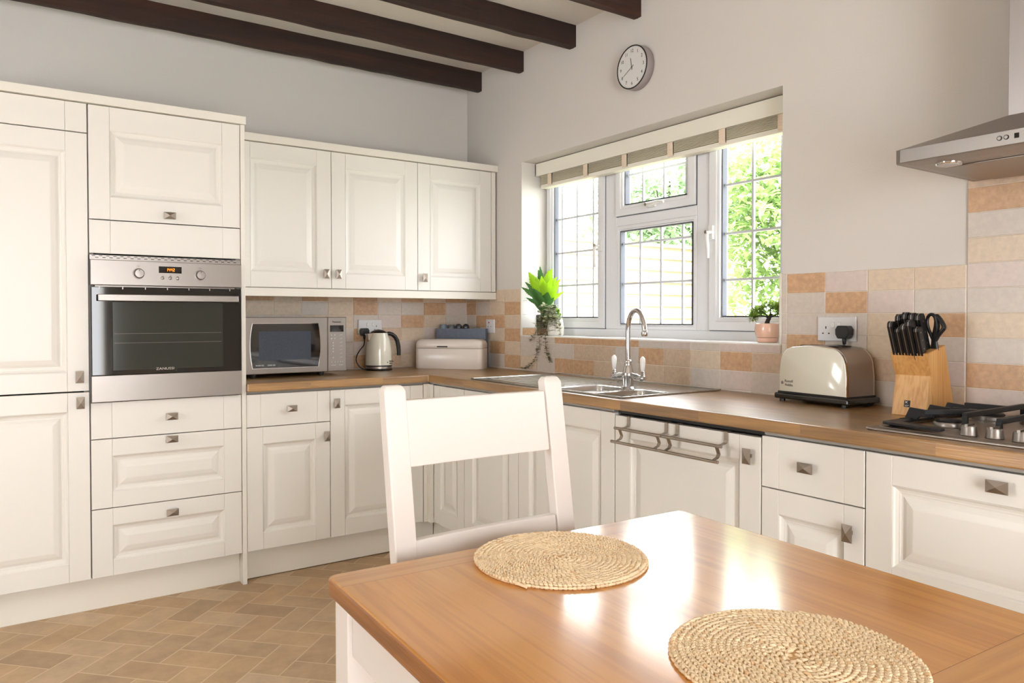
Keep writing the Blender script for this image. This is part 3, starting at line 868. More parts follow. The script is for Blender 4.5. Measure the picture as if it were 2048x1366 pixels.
m.box(.2992, .3003, -.0237, -.0233, 1.407, 1.4082); m.box(.2992, .3003, -.0237, -.0233, 1.4115, 1.4127)
m.build('digits', M['amber'], ds)
for x in (.268, .298, .327):
    MB().lathe([(.0072, 0), (.0072, .003), (.005, .0042), (0, .0045)], (x, -.022, 1.3755), 20, 0, Matrix.Rotation(PI / 2, 3, 'X')).build('button', M['steel'], ov)
for x, s_ in ((.268, '-'), (.298, 'o'), (.327, '+')):
    text('symbol', s_, .009, M['grey_ink'], ov, (x, -.0225, 1.3885))

# ----------------------------------------------------------- microwave
mw = thing('microwave', 'silver microwave with a dark curved door window on the oak worktop beside the oven housing', 'microwave', (-1.474, -.338, ZW))
MWW, MH = .519, .300
MB().box(.003, MWW - .003, .012, .315, .022, MH - .002).build('casing', M['steel_d'], mw, .004)
m = MB(); slab(m, 0, .4175, .020, MH, -.018, .011, .003)
md = m.build('door', M['steel'], mw)
def bowrect(x0, x1, z0, z1, bow, n=12):
    pts = []
    for i in range(n + 1):
        t_ = i / n; z = z0 + (z1 - z0) * t_
        pts.append((x1 + bow * (1 - (2 * t_ - 1) ** 2), z))
    for i in range(n + 1):
        t_ = 1 - i / n; z = z0 + (z1 - z0) * t_
        pts.append((x0 - bow * (1 - (2 * t_ - 1) ** 2), z))
    return pts
MB().prism(bowrect(.036, .368, .047, .270, .012), -.0195, -.0182).build('window_trim', M['chrome'], md)
MB().prism(bowrect(.0385, .3655, .0495, .2675, .012), -.0205, -.019).build('window_glass', M['dark_glass'], md)
MB().box(.068, .328, -.0210, -.0206, .088, .230).build('mesh_window', M['mesh_glass'], md)
text('lettering', 'INVERTER', .010, M['light_ink'], md, (.072, -.0207, .063), sx=.9)
text('lettering', 'COMBI 1000', .009, M['light_ink'], md, (.128, -.0207, .063), sx=.8)
text('lettering', '32L', .009, M['grey_ink'], md, (.342, -.0207, .066))
m = MB(); slab(m, .4190, MWW, .020, MH, -.018, .011, .003)
cp = m.build('control_panel', M['steel'], mw)
MB().box(.4305, .5035, -.0190, -.0175, .224, .258).build('display', M['black_gloss'], cp)
text('brand_lettering', 'Panasonic', .0125, M['ink'], cp, (.467, -.0183, .276), sx=.95, bold=.0002)
def key_btn(x, z, r):
    MB().lathe([(r, 0), (r, .001), (0, .0015)], (x, -.018, z), 12, 0, Matrix.Rotation(PI / 2, 3, 'X')).build('key', M['light_ink'], cp)
for z in (.2075, .1895):
    for x in (.438, .456): key_btn(x, z, .0034)
for z in (.168, .153, .137, .122, .091): key_btn(.447, z, .0036)
for x in (.438, .456, .472, .486, .498): key_btn(x, .069, .003)
for i in range(7):
    z = .208 - i * .0192
    MB().prism([(.480, z - .0025), (.497, z + .0005), (.497, z + .003), (.480, z - .0015)], -.0188, -.018).build('key_mark', M['light_ink'], cp)
m = MB()
m.box(.436, .462, -.0186, -.018, .051, .0535); m.box(.477, .5, -.0186, -.018, .051, .0535)
m.build('start_key_print', M['light_ink'], cp)
MB().box(.431, .506, -.0192, -.0178, .030, .0305).box(.431, .4313, -.0192, -.0178, .0225, .0305).build('door_release', M['steel_d'], cp)
for x, y in ((.045, .0), (.39, .0), (.045, .27), (.48, .27)):
    m = MB(); m.lathe([(.012, 0), (.016, .012), (.017, .0205)], (x, y + .012, 0), 18); m.build('foot', M['black'], mw)

# -------------------------------------------------------------- kettle
kt = thing('kettle', 'cream and black electric kettle standing between the microwave and the bread bin', 'kettle', (-.672, -.135, ZW))
MB().lathe([(.0, 0), (.074, 0), (.076, .004), (.076, .010)], n=40).build('power_base', M['black'], kt)
MB().lathe([(.073, .0105), (.0745, .0115), (.0745, .0235), (.073, .0245)], n=40).build('steel_band', M['steel_d'], kt)
bd = MB(); bd.lathe([(.0745, .0255), (.0745, .06), (.0735, .10), (.071, .13), (.066, .16), (.0605, .18), (.055, .195), (.0515, .208), (.050, .211)], n=48)
kb = bd.build('body', M['enamel'], kt)
MB().lathe([(.0742, .0225), (.0758, .0245), (.0758, .0285), (.0745, .0295)], n=40).build('black_ring', M['black'], kt)
MB().lathe([(.0505, .2105), (.044, .216), (.032, .223), (.016, .2285), (.0, .230)], n=40).build('lid', M['black'], kt)
# spout at the upper left
m = MB()
A = [(-.045, -.022, .150), (-.045, .022, .150), (-.050, 0, .140)]
top = [(-.040, -.026, .209), (-.040, .026, .209), (-.083, .0, .206), (-.070, -.016, .207), (-.070, .016, .207)]
low = [(-.052, -.016, .165), (-.052, .016, .165), (-.062, 0, .158)]
v = [m.bm.verts.new(p) for p in ((-.03, -.030, .209), (-.070, -.014, .207), (-.084, 0, .206), (-.070, .014, .207), (-.03, .030, .209), (-.045, -.024, .17), (-.066, -.008, .172), (-.070, 0, .170), (-.066, .008, .172), (-.045, .024, .17), (-.060, 0, .145))]
for f in ((0, 1, 6, 5), (1, 2, 7, 6), (2, 3, 8, 7), (3, 4, 9, 8), (5, 6, 10), (6, 7, 10), (7, 8, 10), (8, 9, 10), (0, 4, 3, 2, 1)): m._f([v[i] for i in f])
m.build('spout', M['chrome'], kt, .002)
hp = [(.046, 0, .203), (.062, 0, .207), (.083, 0, .202), (.102, 0, .188), (.116, 0, .165), (.123, 0, .135), (.126, 0, .105), (.126, 0, .080)]
m = MB(); m.tube(hp, [.010, .011, .0115, .012, .0125, .0125, .0115, .0105], 14); m.box(.05, .06, -.008, .008, .165, .205)
m.build('handle', M['black'], kt)
m = MB(); m.tube([(.0755, 0, .045), (.092, 0, .047)], .004, 8, flat=.6); m.build('switch_lever', M['black'], kt)
text('brand_lettering', 'Russell\nHobbs', .0125, M['grey_ink'], kt, (.0485, -.0585, .046), rot=(PI / 2, 0, R(38)), sx=.95, depth=.0016)
MB().lathe([(.0035, -.0026), (.0035, .0008), (0, .001)], (.0215, -.0722, .046), 14, 0, Matrix.Rotation(PI / 2, 3, 'X')).build('brand_dot', M['grey_ink'], kt)
def plug(parent, x, y, z, sgn=1):
    """UK plug: x,y,z of the centre of the face that meets the socket, plug sticks out to -y"""
    m = MB()
    m.prism([(x - .024, z - .010), (x - .016, z - .024), (x + .016, z - .024), (x + .024, z - .010), (x + .025, z + .008), (x + .017, z + .021), (x - .017, z + .021), (x - .025, z + .008)], y - .036, y)
    m.tube([(x, y - .018, z - .02), (x, y - .018, z - .045)], [.008, .0055], 10)
    return m.build('plug', M['black'], parent, .003, ang=40)
pl = plug(kt, -.042, .135 - .016, .2155)
cp_ = [(-.042, .101, .172), (-.043, .098, .158), (-.053, .085, .138), (-.085, .06, .115), (-.113, .035, .090), (-.127, .02, .062), (-.122, .01, .036), (-.108, .002, .017), (-.09, 0, .008), (-.073, 0, .006)]
def smooth_path(P, n=6):
    P = [Vector(p) for p in P]; out = []
    for i in range(len(P) - 1):
        p0, p1, p2, p3 = P[max(i - 1, 0)], P[i], P[i + 1], P[min(i + 2, len(P) - 1)]
        for k in range(n):
            t_ = k / n
            out.append(.5 * ((2 * p1) + (p2 - p0) * t_ + (2 * p0 - 5 * p1 + 4 * p2 - p3) * t_ ** 2 + (3 * p1 - p0 - 3 * p2 + p3) * t_ ** 3))
    out.append(P[-1]); return out
MB().tube(smooth_path(cp_), .0034, 8).build('power_cord', M['black'], kt)

# ----------------------------------------------------------- bread bin
bb = thing('bread_bin', 'cream bread bin with a slotted lid standing across the worktop corner', 'bread bin', (-.450, -.147, ZW), -R(47.1))
BL, BD, BH = .404, .150, .172
def stadium(x0, x1, y0, y1, r, n=7):
    pts = []
    for (cx, cy, a0) in ((x1 - r, y1 - r, 0), (x0 + r, y1 - r, 90), (x0 + r, y0 + r, 180), (x1 - r, y0 + r, 270)):
        for i in range(n + 1):
            a = R(a0 + 90 * i / n); pts.append((cx + r * math.cos(a), cy + r * math.sin(a)))
    return pts
def stack(m, secs, mi=0, cap0=True, cap1=True):
    """secs=[(pts2d,z)] same count -> lofted"""
    prev = None; first = None
    for pts, z in secs:
        cur = [m.bm.verts.new((p[0], p[1], z)) for p in pts]
        if prev:
            n = len(cur)
            for i in range(n):
                j = (i + 1) % n; m._f([prev[i], prev[j], cur[j], cur[i]], mi, True)
        else: first = cur
        prev = cur
    if cap0: m._f(first[::-1], mi)
    if cap1: m._f(prev, mi, True)
    return m
RB = .028
m = MB(); stack(m, [(stadium(.003, BL - .003, .003, BD - .003, RB), .0), (stadium(0, BL, 0, BD, RB), .004), (stadium(0, BL, 0, BD, RB), .1165), (stadium(.0015, BL - .0015, .0015, BD - .0015, RB - .002), .118)])
m.build('body', M['binpaint'], bb)
secs = [(stadium(.0015, BL - .0015, .0015, BD - .0015, RB - .002), .1195), (stadium(0, BL, 0, BD, RB), .121), (stadium(0, BL, 0, BD, RB), .137)]
for i in range(1, 9):
    a = R(90 * i / 8); q = .034 * (1 - math.cos(a))
    secs.append((stadium(q, BL - q, q, BD - q, max(RB - q, .004) + q * .3), .137 + .035 * math.sin(a)))
m = MB(); stack(m, secs); m.build('lid', M['binpaint'], bb)
m = MB(); m.box(.136, .200, -.0025, .004, .1255, .1325); m.build('lid_grip', M['ink'], bb, .0015)

# ------------------------------------ grey box and jars behind the bin
gb = thing('storage_box', 'blue-grey storage box standing behind the bread bin in the corner', 'box', (-.262, -.066, ZW), -R(47.1))
m = MB(); T_ = .004; GL, GD, GH = .308, .058, .231
m.box(0, GL, 0, T_, 0, GH); m.box(0, GL, GD - T_, GD, 0, GH); m.box(0, T_, T_, GD - T_, 0, GH); m.box(GL - T_, GL, T_, GD - T_, 0, GH); m.box(T_, GL - T_, T_, GD - T_, 0, .004)
m.build('box_body', M['bluegrey'], gb, .001)
M['jar_blue'] = mat('blue_grey_jar_glass', srgb(110, 126, 142), .12, coat=.4)
M['jar_grey'] = mat('slate_jar_glass', srgb(84, 92, 98), .2, coat=.4)
M['jar_dark'] = mat('dark_jar', srgb(38, 46, 54), .15, coat=.5)
ca, sa = math.cos(-R(47.1)), math.sin(-R(47.1))
for k, (px_, mt_, lb) in enumerate(((.036, 'jar_blue', 'pale blue glass jar at the left end of the blue-grey box'), (.086, 'jar_grey', 'slate grey jar top standing in the box, second from the left'), (.132, 'jar_dark', 'dark round jar in the box, third from the left'), (.178, 'jar_dark', 'darkest round jar in the box, nearest the red-marked socket'))):
    j = thing('jar', lb, 'jar', (-.262 + px_ * ca - .029 * sa, -.066 + px_ * sa + .029 * ca, ZW + .004), 0, 'jars standing in the grey box')
    MB().lathe([(.0, 0), (.019, 0), (.0205, .004), (.0205, .205), (.019, .213)], n=24).build('jar_body', M[mt_], j)
    if k == 0: MB().lathe([(.0185, .213), (.022, .216), (.022, .246), (.019, .252), (0, .253)], n=24).build('lid', M['jar_blue'], j)
    elif k == 1: MB().lathe([(.0215, .213), (.0225, .216), (.0225, .246), (.019, .250), (0, .251)], n=24).build('lid', M['jar_grey'], j)
    else: MB().lathe([(.010, .212), (.019, .220), (.0215, .232), (.020, .244), (.012, .253), (0, .256)], n=24).build('lid', M['jar_dark'], j)

# --------------------------------------------------------------- sockets
def socket(label, loc, rz, wd, ht, holes=(), rockers=(), red=False, name='wall_socket'):
    s = thing(name, label, 'socket', loc, rz)
    m = MB(); m.frustum((0, wd, 0, ht), (0, wd, 0, ht), -.0005, -.006); m.frustum((0, wd, 0, ht), (.003, wd - .003, .003, ht - .003), -.006, -.009)
    m.build('faceplate', M['socket'], s)
    for (hx, hz) in holes:
        h = MB(); h.box(hx - .002, hx + .002, -.0094, -.008, hz + .008, hz + .017); h.box(hx - .0145, hx - .0085, -.0094, -.008, hz - .010, hz - .006); h.box(hx + .0085, hx + .0145, -.0094, -.008, hz - .010, hz - .006)
        h.build('pin_holes', M['ink'], s)
    for (hx, hz) in rockers:
        MB().frustum((hx - .0065, hx + .0065, hz - .010, hz + .010), (hx - .0055, hx + .0055, hz - .009, hz + .009), -.0088, -.012).build('rocker_switch', M['white_gloss'], s)
    return s
socket('white double socket on the tiles behind the kettle', (-.743, -.0075, 1.1085), 0, .148, .086, [(.112, .036)], [(.058, .058), (.090, .058)])
s = socket('small white switched spur with red marking, on the tiles right of the grey box', (-.0075, -.240, 1.115), -PI / 2, .088, .080)
m = MB(); m.box(.026, .040, -.0098, -.0088, .060, .066); m.box(.031, .035, -.0098, -.0088, .052, .066); m.build('red_mark', M['red'], s)
m = MB(); m.box(.052, .060, -.0098, -.0088, .036, .040); m.box(.024, .030, -.0098, -.0088, .036, .040); m.build('screw_caps', M['grey_ink'], s)
socket('white double socket on the tiles above the toaster', (-.0075, -2.466, 1.123), -PI / 2, .148, .088, [(.034, .036)], [(.062, .058), (.086, .058)])

# --------------------------------------------------------------- toaster
to = thing('toaster', 'cream long-slot toaster on a black base on the worktop below the double socket', 'toaster', (-.147, -2.395, ZW), -PI / 2 - R(4.5))
TL, TD = .288, .145
M['toast_side'] = brushed('toaster_side_steel', srgb(168, 156, 148), .33, 'z')
def tprof(e=0.0):
    pts = []
    W_ = TL - .012 - e
    x0 = .006 + e
    pts.append((x0 + .000, .034)); pts.append((x0 - .000, .10))
    # shoulders with generous radius
    for i in range(0, 13):
        a = R(180 - 90 * i / 12); pts.append((x0 + .004 + .060 + .060 * math.cos(a), .132 + (.064 - e) * math.sin(a)))
    for t_ in (.25, .5, .75):
        pts.append((x0 + .064 + (W_ - x0 - .128) * t_, .196 - e + .007 * math.sin(PI * t_)))
    for i in range(0, 13):
        a = R(90 - 90 * i / 12); pts.append((W_ + .006 - .064 + .060 * math.cos(a), .132 + (.064 - e) * math.sin(a)))
    pts.append((W_ + .006, .10)); pts.append((W_ + .006, .034))
    return pts
def tp(e): return tprof(e)
m = MB(); m.prism(tp(0), .0075, TD - .0075, 'y', 0, True); m.build('steel_wrap', M['toast_side'], to)
m = MB(); A = tp(.000); B = [(p[0] * .985 + TL * .0075, p[1] * .985 + .0012) for p in A]
va = [m.bm.verts.new((p[0], .0075, p[1])) for p in A]; vb = [m.bm.verts.new((p[0], -.001, p[1])) for p in B]
n_ = len(A)
C_ = [(p[0] * .955 + TL * .0225, p[1] * .955 + .004) for p in A]; vc = [m.bm.verts.new((p[0], -.0045, p[1])) for p in C_]
for i in range(n_):
    j = (i + 1) % n_; m._f([va[i], va[j], vb[j], vb[i]], 1, True); m._f([vb[i], vb[j], vc[j], vc[i]], 0, True)
m._f(vc, 0); m._f(va[::-1], 0)
fp = m.build('front_panel', [M['enamel'], M['chrome']], to)
m = MB(); m.prism(A, TD - .0075, TD + .002); m.build('back_panel', M['enamel'], to, .003)
m = MB(); m.box(.070, TL - .07, .032, .058, .1990, .2010); m.box(.070, TL - .07, .085, .111, .1990, .2010)
m.build('bread_slots', M['black'], to)
m = MB(); m.box(-.006, TL + .008, -.014, TD + .012, .009, .030); m.build('base', M['black_gloss'], to, .006, 3)
m = MB(); m.box(.004, TL - .003, -.006, TD + .004, .028, .036); m.build('base_skirt', M['black'], to, .002)
for x, y in ((.018, .004), (TL - .018, .004), (.018, TD - .008), (TL - .018, TD - .008)):
    MB().cyl((x, y, 0), .010, .016, 'z', 16).build('foot', M['black'], to)
text('brand_lettering', 'Russell\nHobbs', .0135, M['ink'], to, (.052, -.0046, .066), sx=.95)
MB().lathe([(.0055, 0), (.0055, .0006)], (.024, -.0046, .066), 18, 0, Matrix.Rotation(PI / 2, 3, 'X')).build('brand_dot', M['grey_ink'], to)
# its plug and cord: socket position in toaster space
a_ = -(-PI / 2 - R(4.5))
def to_local(wx, wy, wz):
    dx, dy = wx + .147, wy + 2.395
    return (dx * math.cos(a_) - dy * math.sin(a_), dx * math.sin(a_) + dy * math.cos(a_), wz - ZW)
P_ = to_local(-.0165, -2.582, 1.158)
pg = plug(to, 0, 0, 0); pg.location = P_; pg.rotation_euler = (0, 0, R(4.5))
q0 = to_local(-.036, -2.582, 1.113); q1 = to_local(-.036, -2.583, 1.07); q2 = to_local(-.014, -2.59, 1.0); q3 = to_local(-.013, -2.62, ZW + .006)
MB().tube(smooth_path([q0, q1, q2, q3]), .0034, 8).build('power_cord', M['black'], to)

# ------------------------------------------------------------ knife block
kn = thing('knife_block', 'pale wooden knife block with a wedge foot standing left of the hob', 'knife block', (-.195, -2.835, ZW), -PI / 2)
# local x right (world -y), y into the wall, z up
KW = .112
m = MB(); m.prism([(.042, .0), (.028, .118), (-.004, .190), (.104, .214), (.168, .0)], 0, KW, 'x')
m.build('block_body', M['block2'], kn, .002)
m = MB(); m.prism([(.000, .0), (.022, .1225), (.028, .1225), (.0415, .0)], .004, KW - .004, 'x')
ft = m.build('foot_wedge', M['block'], kn, .0015)
lb = MB(); nrm = Vector((0, -.1225, .022)).normalized(); 
lb.prism([(.0040 - .0006, .026), (.0078 - .0006, .046), (.0084, .046), (.0046, .026)], .040, .058, 'x')
lo = lb.build('label', M['ink'], kn)
lw = MB()
for s_ in (1, -1):
    lw.obox((.0465, .0063, .0405), .0100, .0016, .0018, Matrix.Rotation(R(-10.2), 3, 'X') @ Matrix.Rotation(R(45 * s_), 3, 'Y'))
lw.box(.0425, .0555, .0036, .0046, .0312, .0324); lw.box(.0425, .0525, .0031, .0041, .0285, .0294)
lw.build('label_print', M['light_ink'], lo)
# knives: slots in the sloping top face; direction of the handles
KD = Vector((0, -.37, .93)).normalized()
def kpoint(x, t_):     # point on the top face, t 0 front .. 1 back, in block space
    return Vector((x, -.004 + .108 * t_, .190 + .024 * t_))
Mz = Matrix.Rotation(-PI / 2, 3, 'Z')
def knife(x, t_, length, wid, label):
    p = kpoint(x, t_) - KD * .006
    wp = Vector((-.195, -2.835, ZW)) + Mz @ p
    o = thing('kitchen_knife', label, 'knife', wp, -PI / 2, 'black handled knives in the block')
    side = Vector((1, 0, 0)); dep = side.cross(KD).normalized()      # dep: into the wall / up
    th = .0085; wid *= 1.22; length *= 1.07
    def pl_(pts, x0, x1, name, mt, par, bev=0):
        mm = MB(); A = [mm.bm.verts.new(side * x0 + dep * a + KD * b) for a, b in pts]; B = [mm.bm.verts.new(side * x1 + dep * a + KD * b) for a, b in pts]
        mm._f(A[::-1]); mm._f(B)
        for i in range(len(pts)):
            j = (i + 1) % len(pts); mm._f([A[i], A[j], B[j], B[i]])
        return mm.build(name, mt, par, bev)
    h = wid / 2
    L_ = length
    prof = [(-h * .8, 0), (-h * .85, L_ * .3), (-h * .75, L_ * .6), (-h * 1.05, L_ * .88), (-h * .75, L_ * .97), (-h * .1, L_), (h * .6, L_ * .97), (h, L_ * .88), (h * .95, L_ * .5), (h * .9, 0)]
    hd = pl_(prof, -th, -.0012, 'handle_scale', M['black'], o, .0012)
    pl_(prof, .0012, th, 'handle_scale', M['black'], o, .0012)
    pl_(prof, -.0011, .0011, 'tang', M['steel_d'], o)
    pl_([(-h * .8, -.05), (-h * .8, 0), (h * .85, 0), (h * .5, -.05)], -.0009, .0009, 'blade', M['steel'], o)
    for f_ in (.22, .52, .80):
        mm = MB(); q = dep * 0 + KD * (L_ * f_)
        mm.lathe([(.0024, -th - .0004), (.0024, th + .0004)], q, 10, 0, Matrix.Rotation(PI / 2, 3, 'Y'))
        mm.build('rivet', M['steel'], o)
for i, (x, t_, L_, w_, lb_) in enumerate((
    (.016, .10, .100, .020, 'steak knife at the left end of the front row in the block'),
    (.035, .10, .082, .020, 'second knife from the left in the front row of the block'),
    (.054, .10, .092, .020, 'short knife in the middle of the front row of the block'),
    (.073, .10, .104, .022, 'knife with three bright rivets, fourth along the front row of the block'),
    (.092, .10, .084, .020, 'short knife at the right end of the front row of the block'),
    (.020, .50, .112, .024, 'long-handled knife at the left of the back row in the block'),
    (.041, .50, .118, .024, 'tallest knife, second along the back row in the block'),
    (.061, .50, .116, .022, 'knife half hidden in the middle of the back row of the block'),
    (.081, .50, .114, .026, 'knife at the right of the back row, next to the scissors'))):
    knife(x, t_, L_, w_, lb_)
wp = Vector((-.195, -2.835, ZW)) + Mz @ (kpoint(.098, .62) - KD * .004)
sc = thing('scissors', 'black handled kitchen scissors standing in the right of the knife block', 'scissors', wp, -PI / 2)
dep = Vector((1, 0, 0)).cross(Vector((0, -.06, 1)).normalized()); UPV = Vector((0, -.06, 1)).normalized()
def sp_(a, b): return Vector((a, 0, 0)) + UPV * b + dep * (-abs(a) * .15)
loopA = [sp_(a, b) for a, b in ((-.001, .028), (-.008, .044), (-.016, .062), (-.020, .082), (-.017, .098), (-.008, .106), (.002, .103), (.007, .090), (.006, .072), (.002, .052), (-.001, .036))]
MB().tube(smooth_path(loopA, 4), .0052, 10).build('finger_loop', M['black'], sc)
loopB = [sp_(a, b) for a, b in ((.004, .026), (.012, .042), (.021, .054), (.029, .066), (.025, .080), (.017, .094), (.008, .103), (.010, .088), (.012, .070), (.008, .050), (.004, .036))]
MB().tube(smooth_path(loopB, 4), .0060, 10, flat=1.5).build('finger_loop', M['black'], sc)
m = MB(); m.tube([sp_(.002, -.002), sp_(.002, .014), sp_(.001, .036)], [.013, .011, .008], 12, flat=.6); m.build('shank', M['black'], sc)
m = MB(); m.obox(sp_(.002, -.028), .012, .003, .055, Matrix.Identity(3)); m.build('blade', M['steel'], sc)
MB().cyl(sp_(.002, .020) + dep * -.0075, .003, .001, 'y', 12).build('pivot', M['steel'], sc)

# ------------------------------------------------------------------ sink
sk = thing('sink', 'stainless steel sink and drainer with two small bowls set in the oak worktop', 'sink', (0, 0, ZW))
SX0, SX1, SY0, SY1 = -.580, -.035, -2.045, -.985
bA = (-.548, -.300, -1.785, -1.600); bB = (-.548, -.300, -2.008, -1.848)
m = MB()
xs = [SX0, bA[0], bA[1], SX1]; ys = [SY0, bB[2], bB[3], bA[2], bA[3], SY1]
def sf(x, y):
    for b in (bA, bB):
        if b[0] < x < b[1] and b[2] < y < b[3]: return False
    return 1
grid_slab(m, xs, ys, .0006, .0042, sf)
so = m.build('sink_top', M['sink'], sk, .0018, 2)
m = MB()
for (x0, x1, y0, y1) in ((SX0, SX0 + .008, SY0, SY1), (SX1 - .008, SX1, SY0, SY1), (SX0, SX1, SY0, SY0 + .008), (SX0, SX1, SY1 - .008, SY1)):
    m.box(x0, x1, y0, y1, .004, .0072)
m.build('raised_rim', M['sink'], sk, .002)
for b in (bA, bB):
    m = MB()
    st_ = lambda q, r: [(p[0], p[1]) for p in stadium(b[0] + q, b[1] - q, b[2] + q, b[3] - q, r)]
    stack(m, [(st_(-.002, .03), .0048), (st_(.003, .03), .003), (st_(.008, .03), -.02), (st_(.014, .035), -.10), (st_(.03, .03), -.118)], cap0=False)
    bo = m.build('bowl', M['sink'], sk, fix=False)
    MB().lathe([(.0, -.1165), (.022, -.1165), (.024, -.1175)], ((b[0] + b[1]) / 2, (b[2] + b[3]) / 2, 0), 20).build('drain', M['chrome'], bo)
m = MB()
for i in range(9):
    x = -.50 + i * .045
    m.prism([(x - .007, .004), (x - .004, .0065), (x + .004, .0065), (x + .007, .004)], -1.545, -1.05, 'y')
m.build('drainer_ridges', M['sink'], sk)

# ------------------------------------------------------------------ tap
tp_ = thing('kitchen_tap', 'tall chrome swan-neck tap with two white ceramic levers on the sink', 'tap', (-.335, -1.8165, ZW + .0043))
m = MB(); m.lathe([(.0, 0), (.030, 0), (.031, .004), (.027, .009), (.022, .012), (.0215, .045), (.024, .052), (.0255, .060), (.023, .070), (.019, .085), (.016, .098), (.0145, .108), (.016, .112), (.0145, .118), (.011, .122)], n=28)
m.build('body', M['chrome'], tp_)
dirv = Vector((-.22, -.975, 0)).normalized()
pts = [Vector((0, 0, .12)), Vector((0, 0, .17)), Vector((0, 0, .22))]
rr_ = .062
for i in range(0, 13):
    a = PI - PI * i / 12 * .93
    pts.append(Vector((0, 0, .245)) + dirv * (rr_ + rr_ * math.cos(a)) + Vector((0, 0, 1.25 * rr_ * math.sin(a))))
e_ = pts[-1]
pts.append(e_ + Vector((0, 0, -.020)) + dirv * .003)
MB().tube(pts, .0098, 16).build('spout', M['chrome'], tp_)
MB().lathe([(.0105, 0), (.0125, .004), (.0135, .012), (.0105, .022), (.0103, .026)], pts[-1] - Vector((0, 0, .022)), 18).build('nozzle', M['chrome'], tp_)
for s_ in (1, -1):
    dv = Vector((0, s_, 0))
    m = MB(); m.tube([dv * .018 + Vector((0, 0, .058)), dv * .035 + Vector((0, 0, .057)), dv * .05 + Vector((0, 0, .054)), dv * .062 + Vector((0, 0, .052)), dv * .075 + Vector((0, 0, .050)), dv * .088 + Vector((0, 0, .050)), dv * .096 + Vector((0, 0, .050))], [.012, .009, .012, .0095, .0125, .013, .008], 14)
    c_ = dv * .084
    m.lathe([(.011, .050), (.012, .058), (.008, .062), (.009, .066), (.0065, .070), (.008, .074), (.006, .078)], c_, 18)
    m.build('valve_arm', M['chrome'], tp_)
    MB().lathe([(.0055, .077), (.0080, .085), (.0105, .105), (.0115, .120), (.010, .130), (.006, .134), (.005, .137), (0, .138)], c_, 20).build('ceramic_lever', M['white_gloss'], tp_)

# ------------------------------------------------------------------ hob
hb = thing('gas_hob', 'stainless steel gas hob with black pan supports and silver knobs', 'hob', (0, 0, ZW))
HX0, HX1, HY0, HY1 = -.560, -.055, -3.545, -2.962
m = MB(); m.prism(stadium(HX0, HX1, HY0, HY1, .018), .0, .006, 'z'); m.build('hob_plate', M['steel_d'], hb, .0025, 3)
m = MB(); m.prism(stadium(HX0 + .03, HX1 - .015, HY0 + .015, HY1 - .015, .03), .006, .0075, 'z'); m.build('burner_tray', M['steel_d'], hb, .001)
for (x, y, r1) in ((-.40, -3.105, .036), (-.17, -3.105, .044), (-.40, -3.40, .030), (-.17, -3.40, .036)):
    bu = MB().lathe([(.0, 0), (r1 * 1.25, .0), (r1 * 1.25, .003), (r1, .005), (r1, .014), (r1 * .95, .016)], (x, y, .0075), 32).build('burner', M['steel'], hb)
    MB().lathe([(.0, .016), (r1 * .86, .016), (r1 * .88, .020), (r1 * .8, .0225), (0, .023)], (x, y, .0075), 32).build('burner_cap', M['iron'], bu)
def bar(m, a, b, w_=.010, h_=.012):
    a, b = Vector(a), Vector(b); d_ = (b - a); L_ = d_.length; d_.normalize()
    s_ = d_.cross(Vector((0, 0, 1))).normalized(); u_ = s_.cross(d_)
    Mx = Matrix((d_, s_, u_)).transposed()
    m.obox((a + b) / 2, L_, w_, h_, Mx)
def support(y0, y1):
    """pan support for one side; y0 outer edge, y1 inner edge"""
    m = MB(); zt_ = .047
    s_ = 1 if y1 < y0 else -1
    # low outer ledge with pointed front
    m.prism([(-.515, y0 - .002 * s_), (-.50, y0 + .006 * s_), (-.085, y0 + .006 * s_), (-.085, y0 - .030 * s_), (-.47, y0 - .030 * s_), (-.51, y0 - .16 * s_), (-.535, y0 - .16 * s_)], .013, .020, 'z')
    for xa in (-.395, -.285, -.185):
        P_ = [(y0 + .004 * s_, .014), (y0 - .012 * s_, zt_ + .004), (y0 - .066 * s_, zt_), (y0 - .072 * s_, zt_ - .018), (y0 - .040 * s_, zt_ - .020), (y0 - .030 * s_, .016)]
        m.prism(P_, xa - .004, xa + .004, 'x')
        m.prism([(xa - .030, y0 + .002 * s_), (xa + .034, y0 + .002 * s_), (xa + .020, y0 - .022 * s_), (xa - .016, y0 - .022 * s_)], .016, .022, 'z')
    bar(m, (-.425, y1, zt_), (-.075, y1, zt_), .012, .014)
    bar(m, (-.43, y1 + .10 * s_, zt_ - .002), (-.30, y1, zt_), .012, .013)
    bar(m, (-.185, y0 - .06 * s_, zt_), (-.185, y1 - .002, zt_), .012, .016)
    bar(m, (-.31, y0 - .085 * s_, zt_ - .001), (-.31, y1, zt_ - .001), .011, .012)
    for (x, y) in ((-.42, y1), (-.08, y1)):
        m.box(x - .007, x + .007, y - .006, y + .006, .0075, zt_ - .002)
    m.box(-.49, -.47, min(y0 - .004 * s_, y0 - .02 * s_), max(y0 - .004 * s_, y0 - .02 * s_), .0075, .014)
    m.box(-.11, -.09, min(y0 - .004 * s_, y0 - .02 * s_), max(y0 - .004 * s_, y0 - .02 * s_), .0075, .014)
    return m.build('pan_support', M['iron'], hb, .0015)
support(-2.988, -3.155)
support(-3.52, -3.352)
m = MB(); bar(m, (-.47, -3.254, .046), (-.07, -3.254, .046), .012, .014)
m.box(-.474, -.460, -3.26, -3.248, .0075, .045); m.box(-.08, -.068, -3.26, -3.248, .0075, .045); m.build('pan_support', M['iron'], hb, .0015)
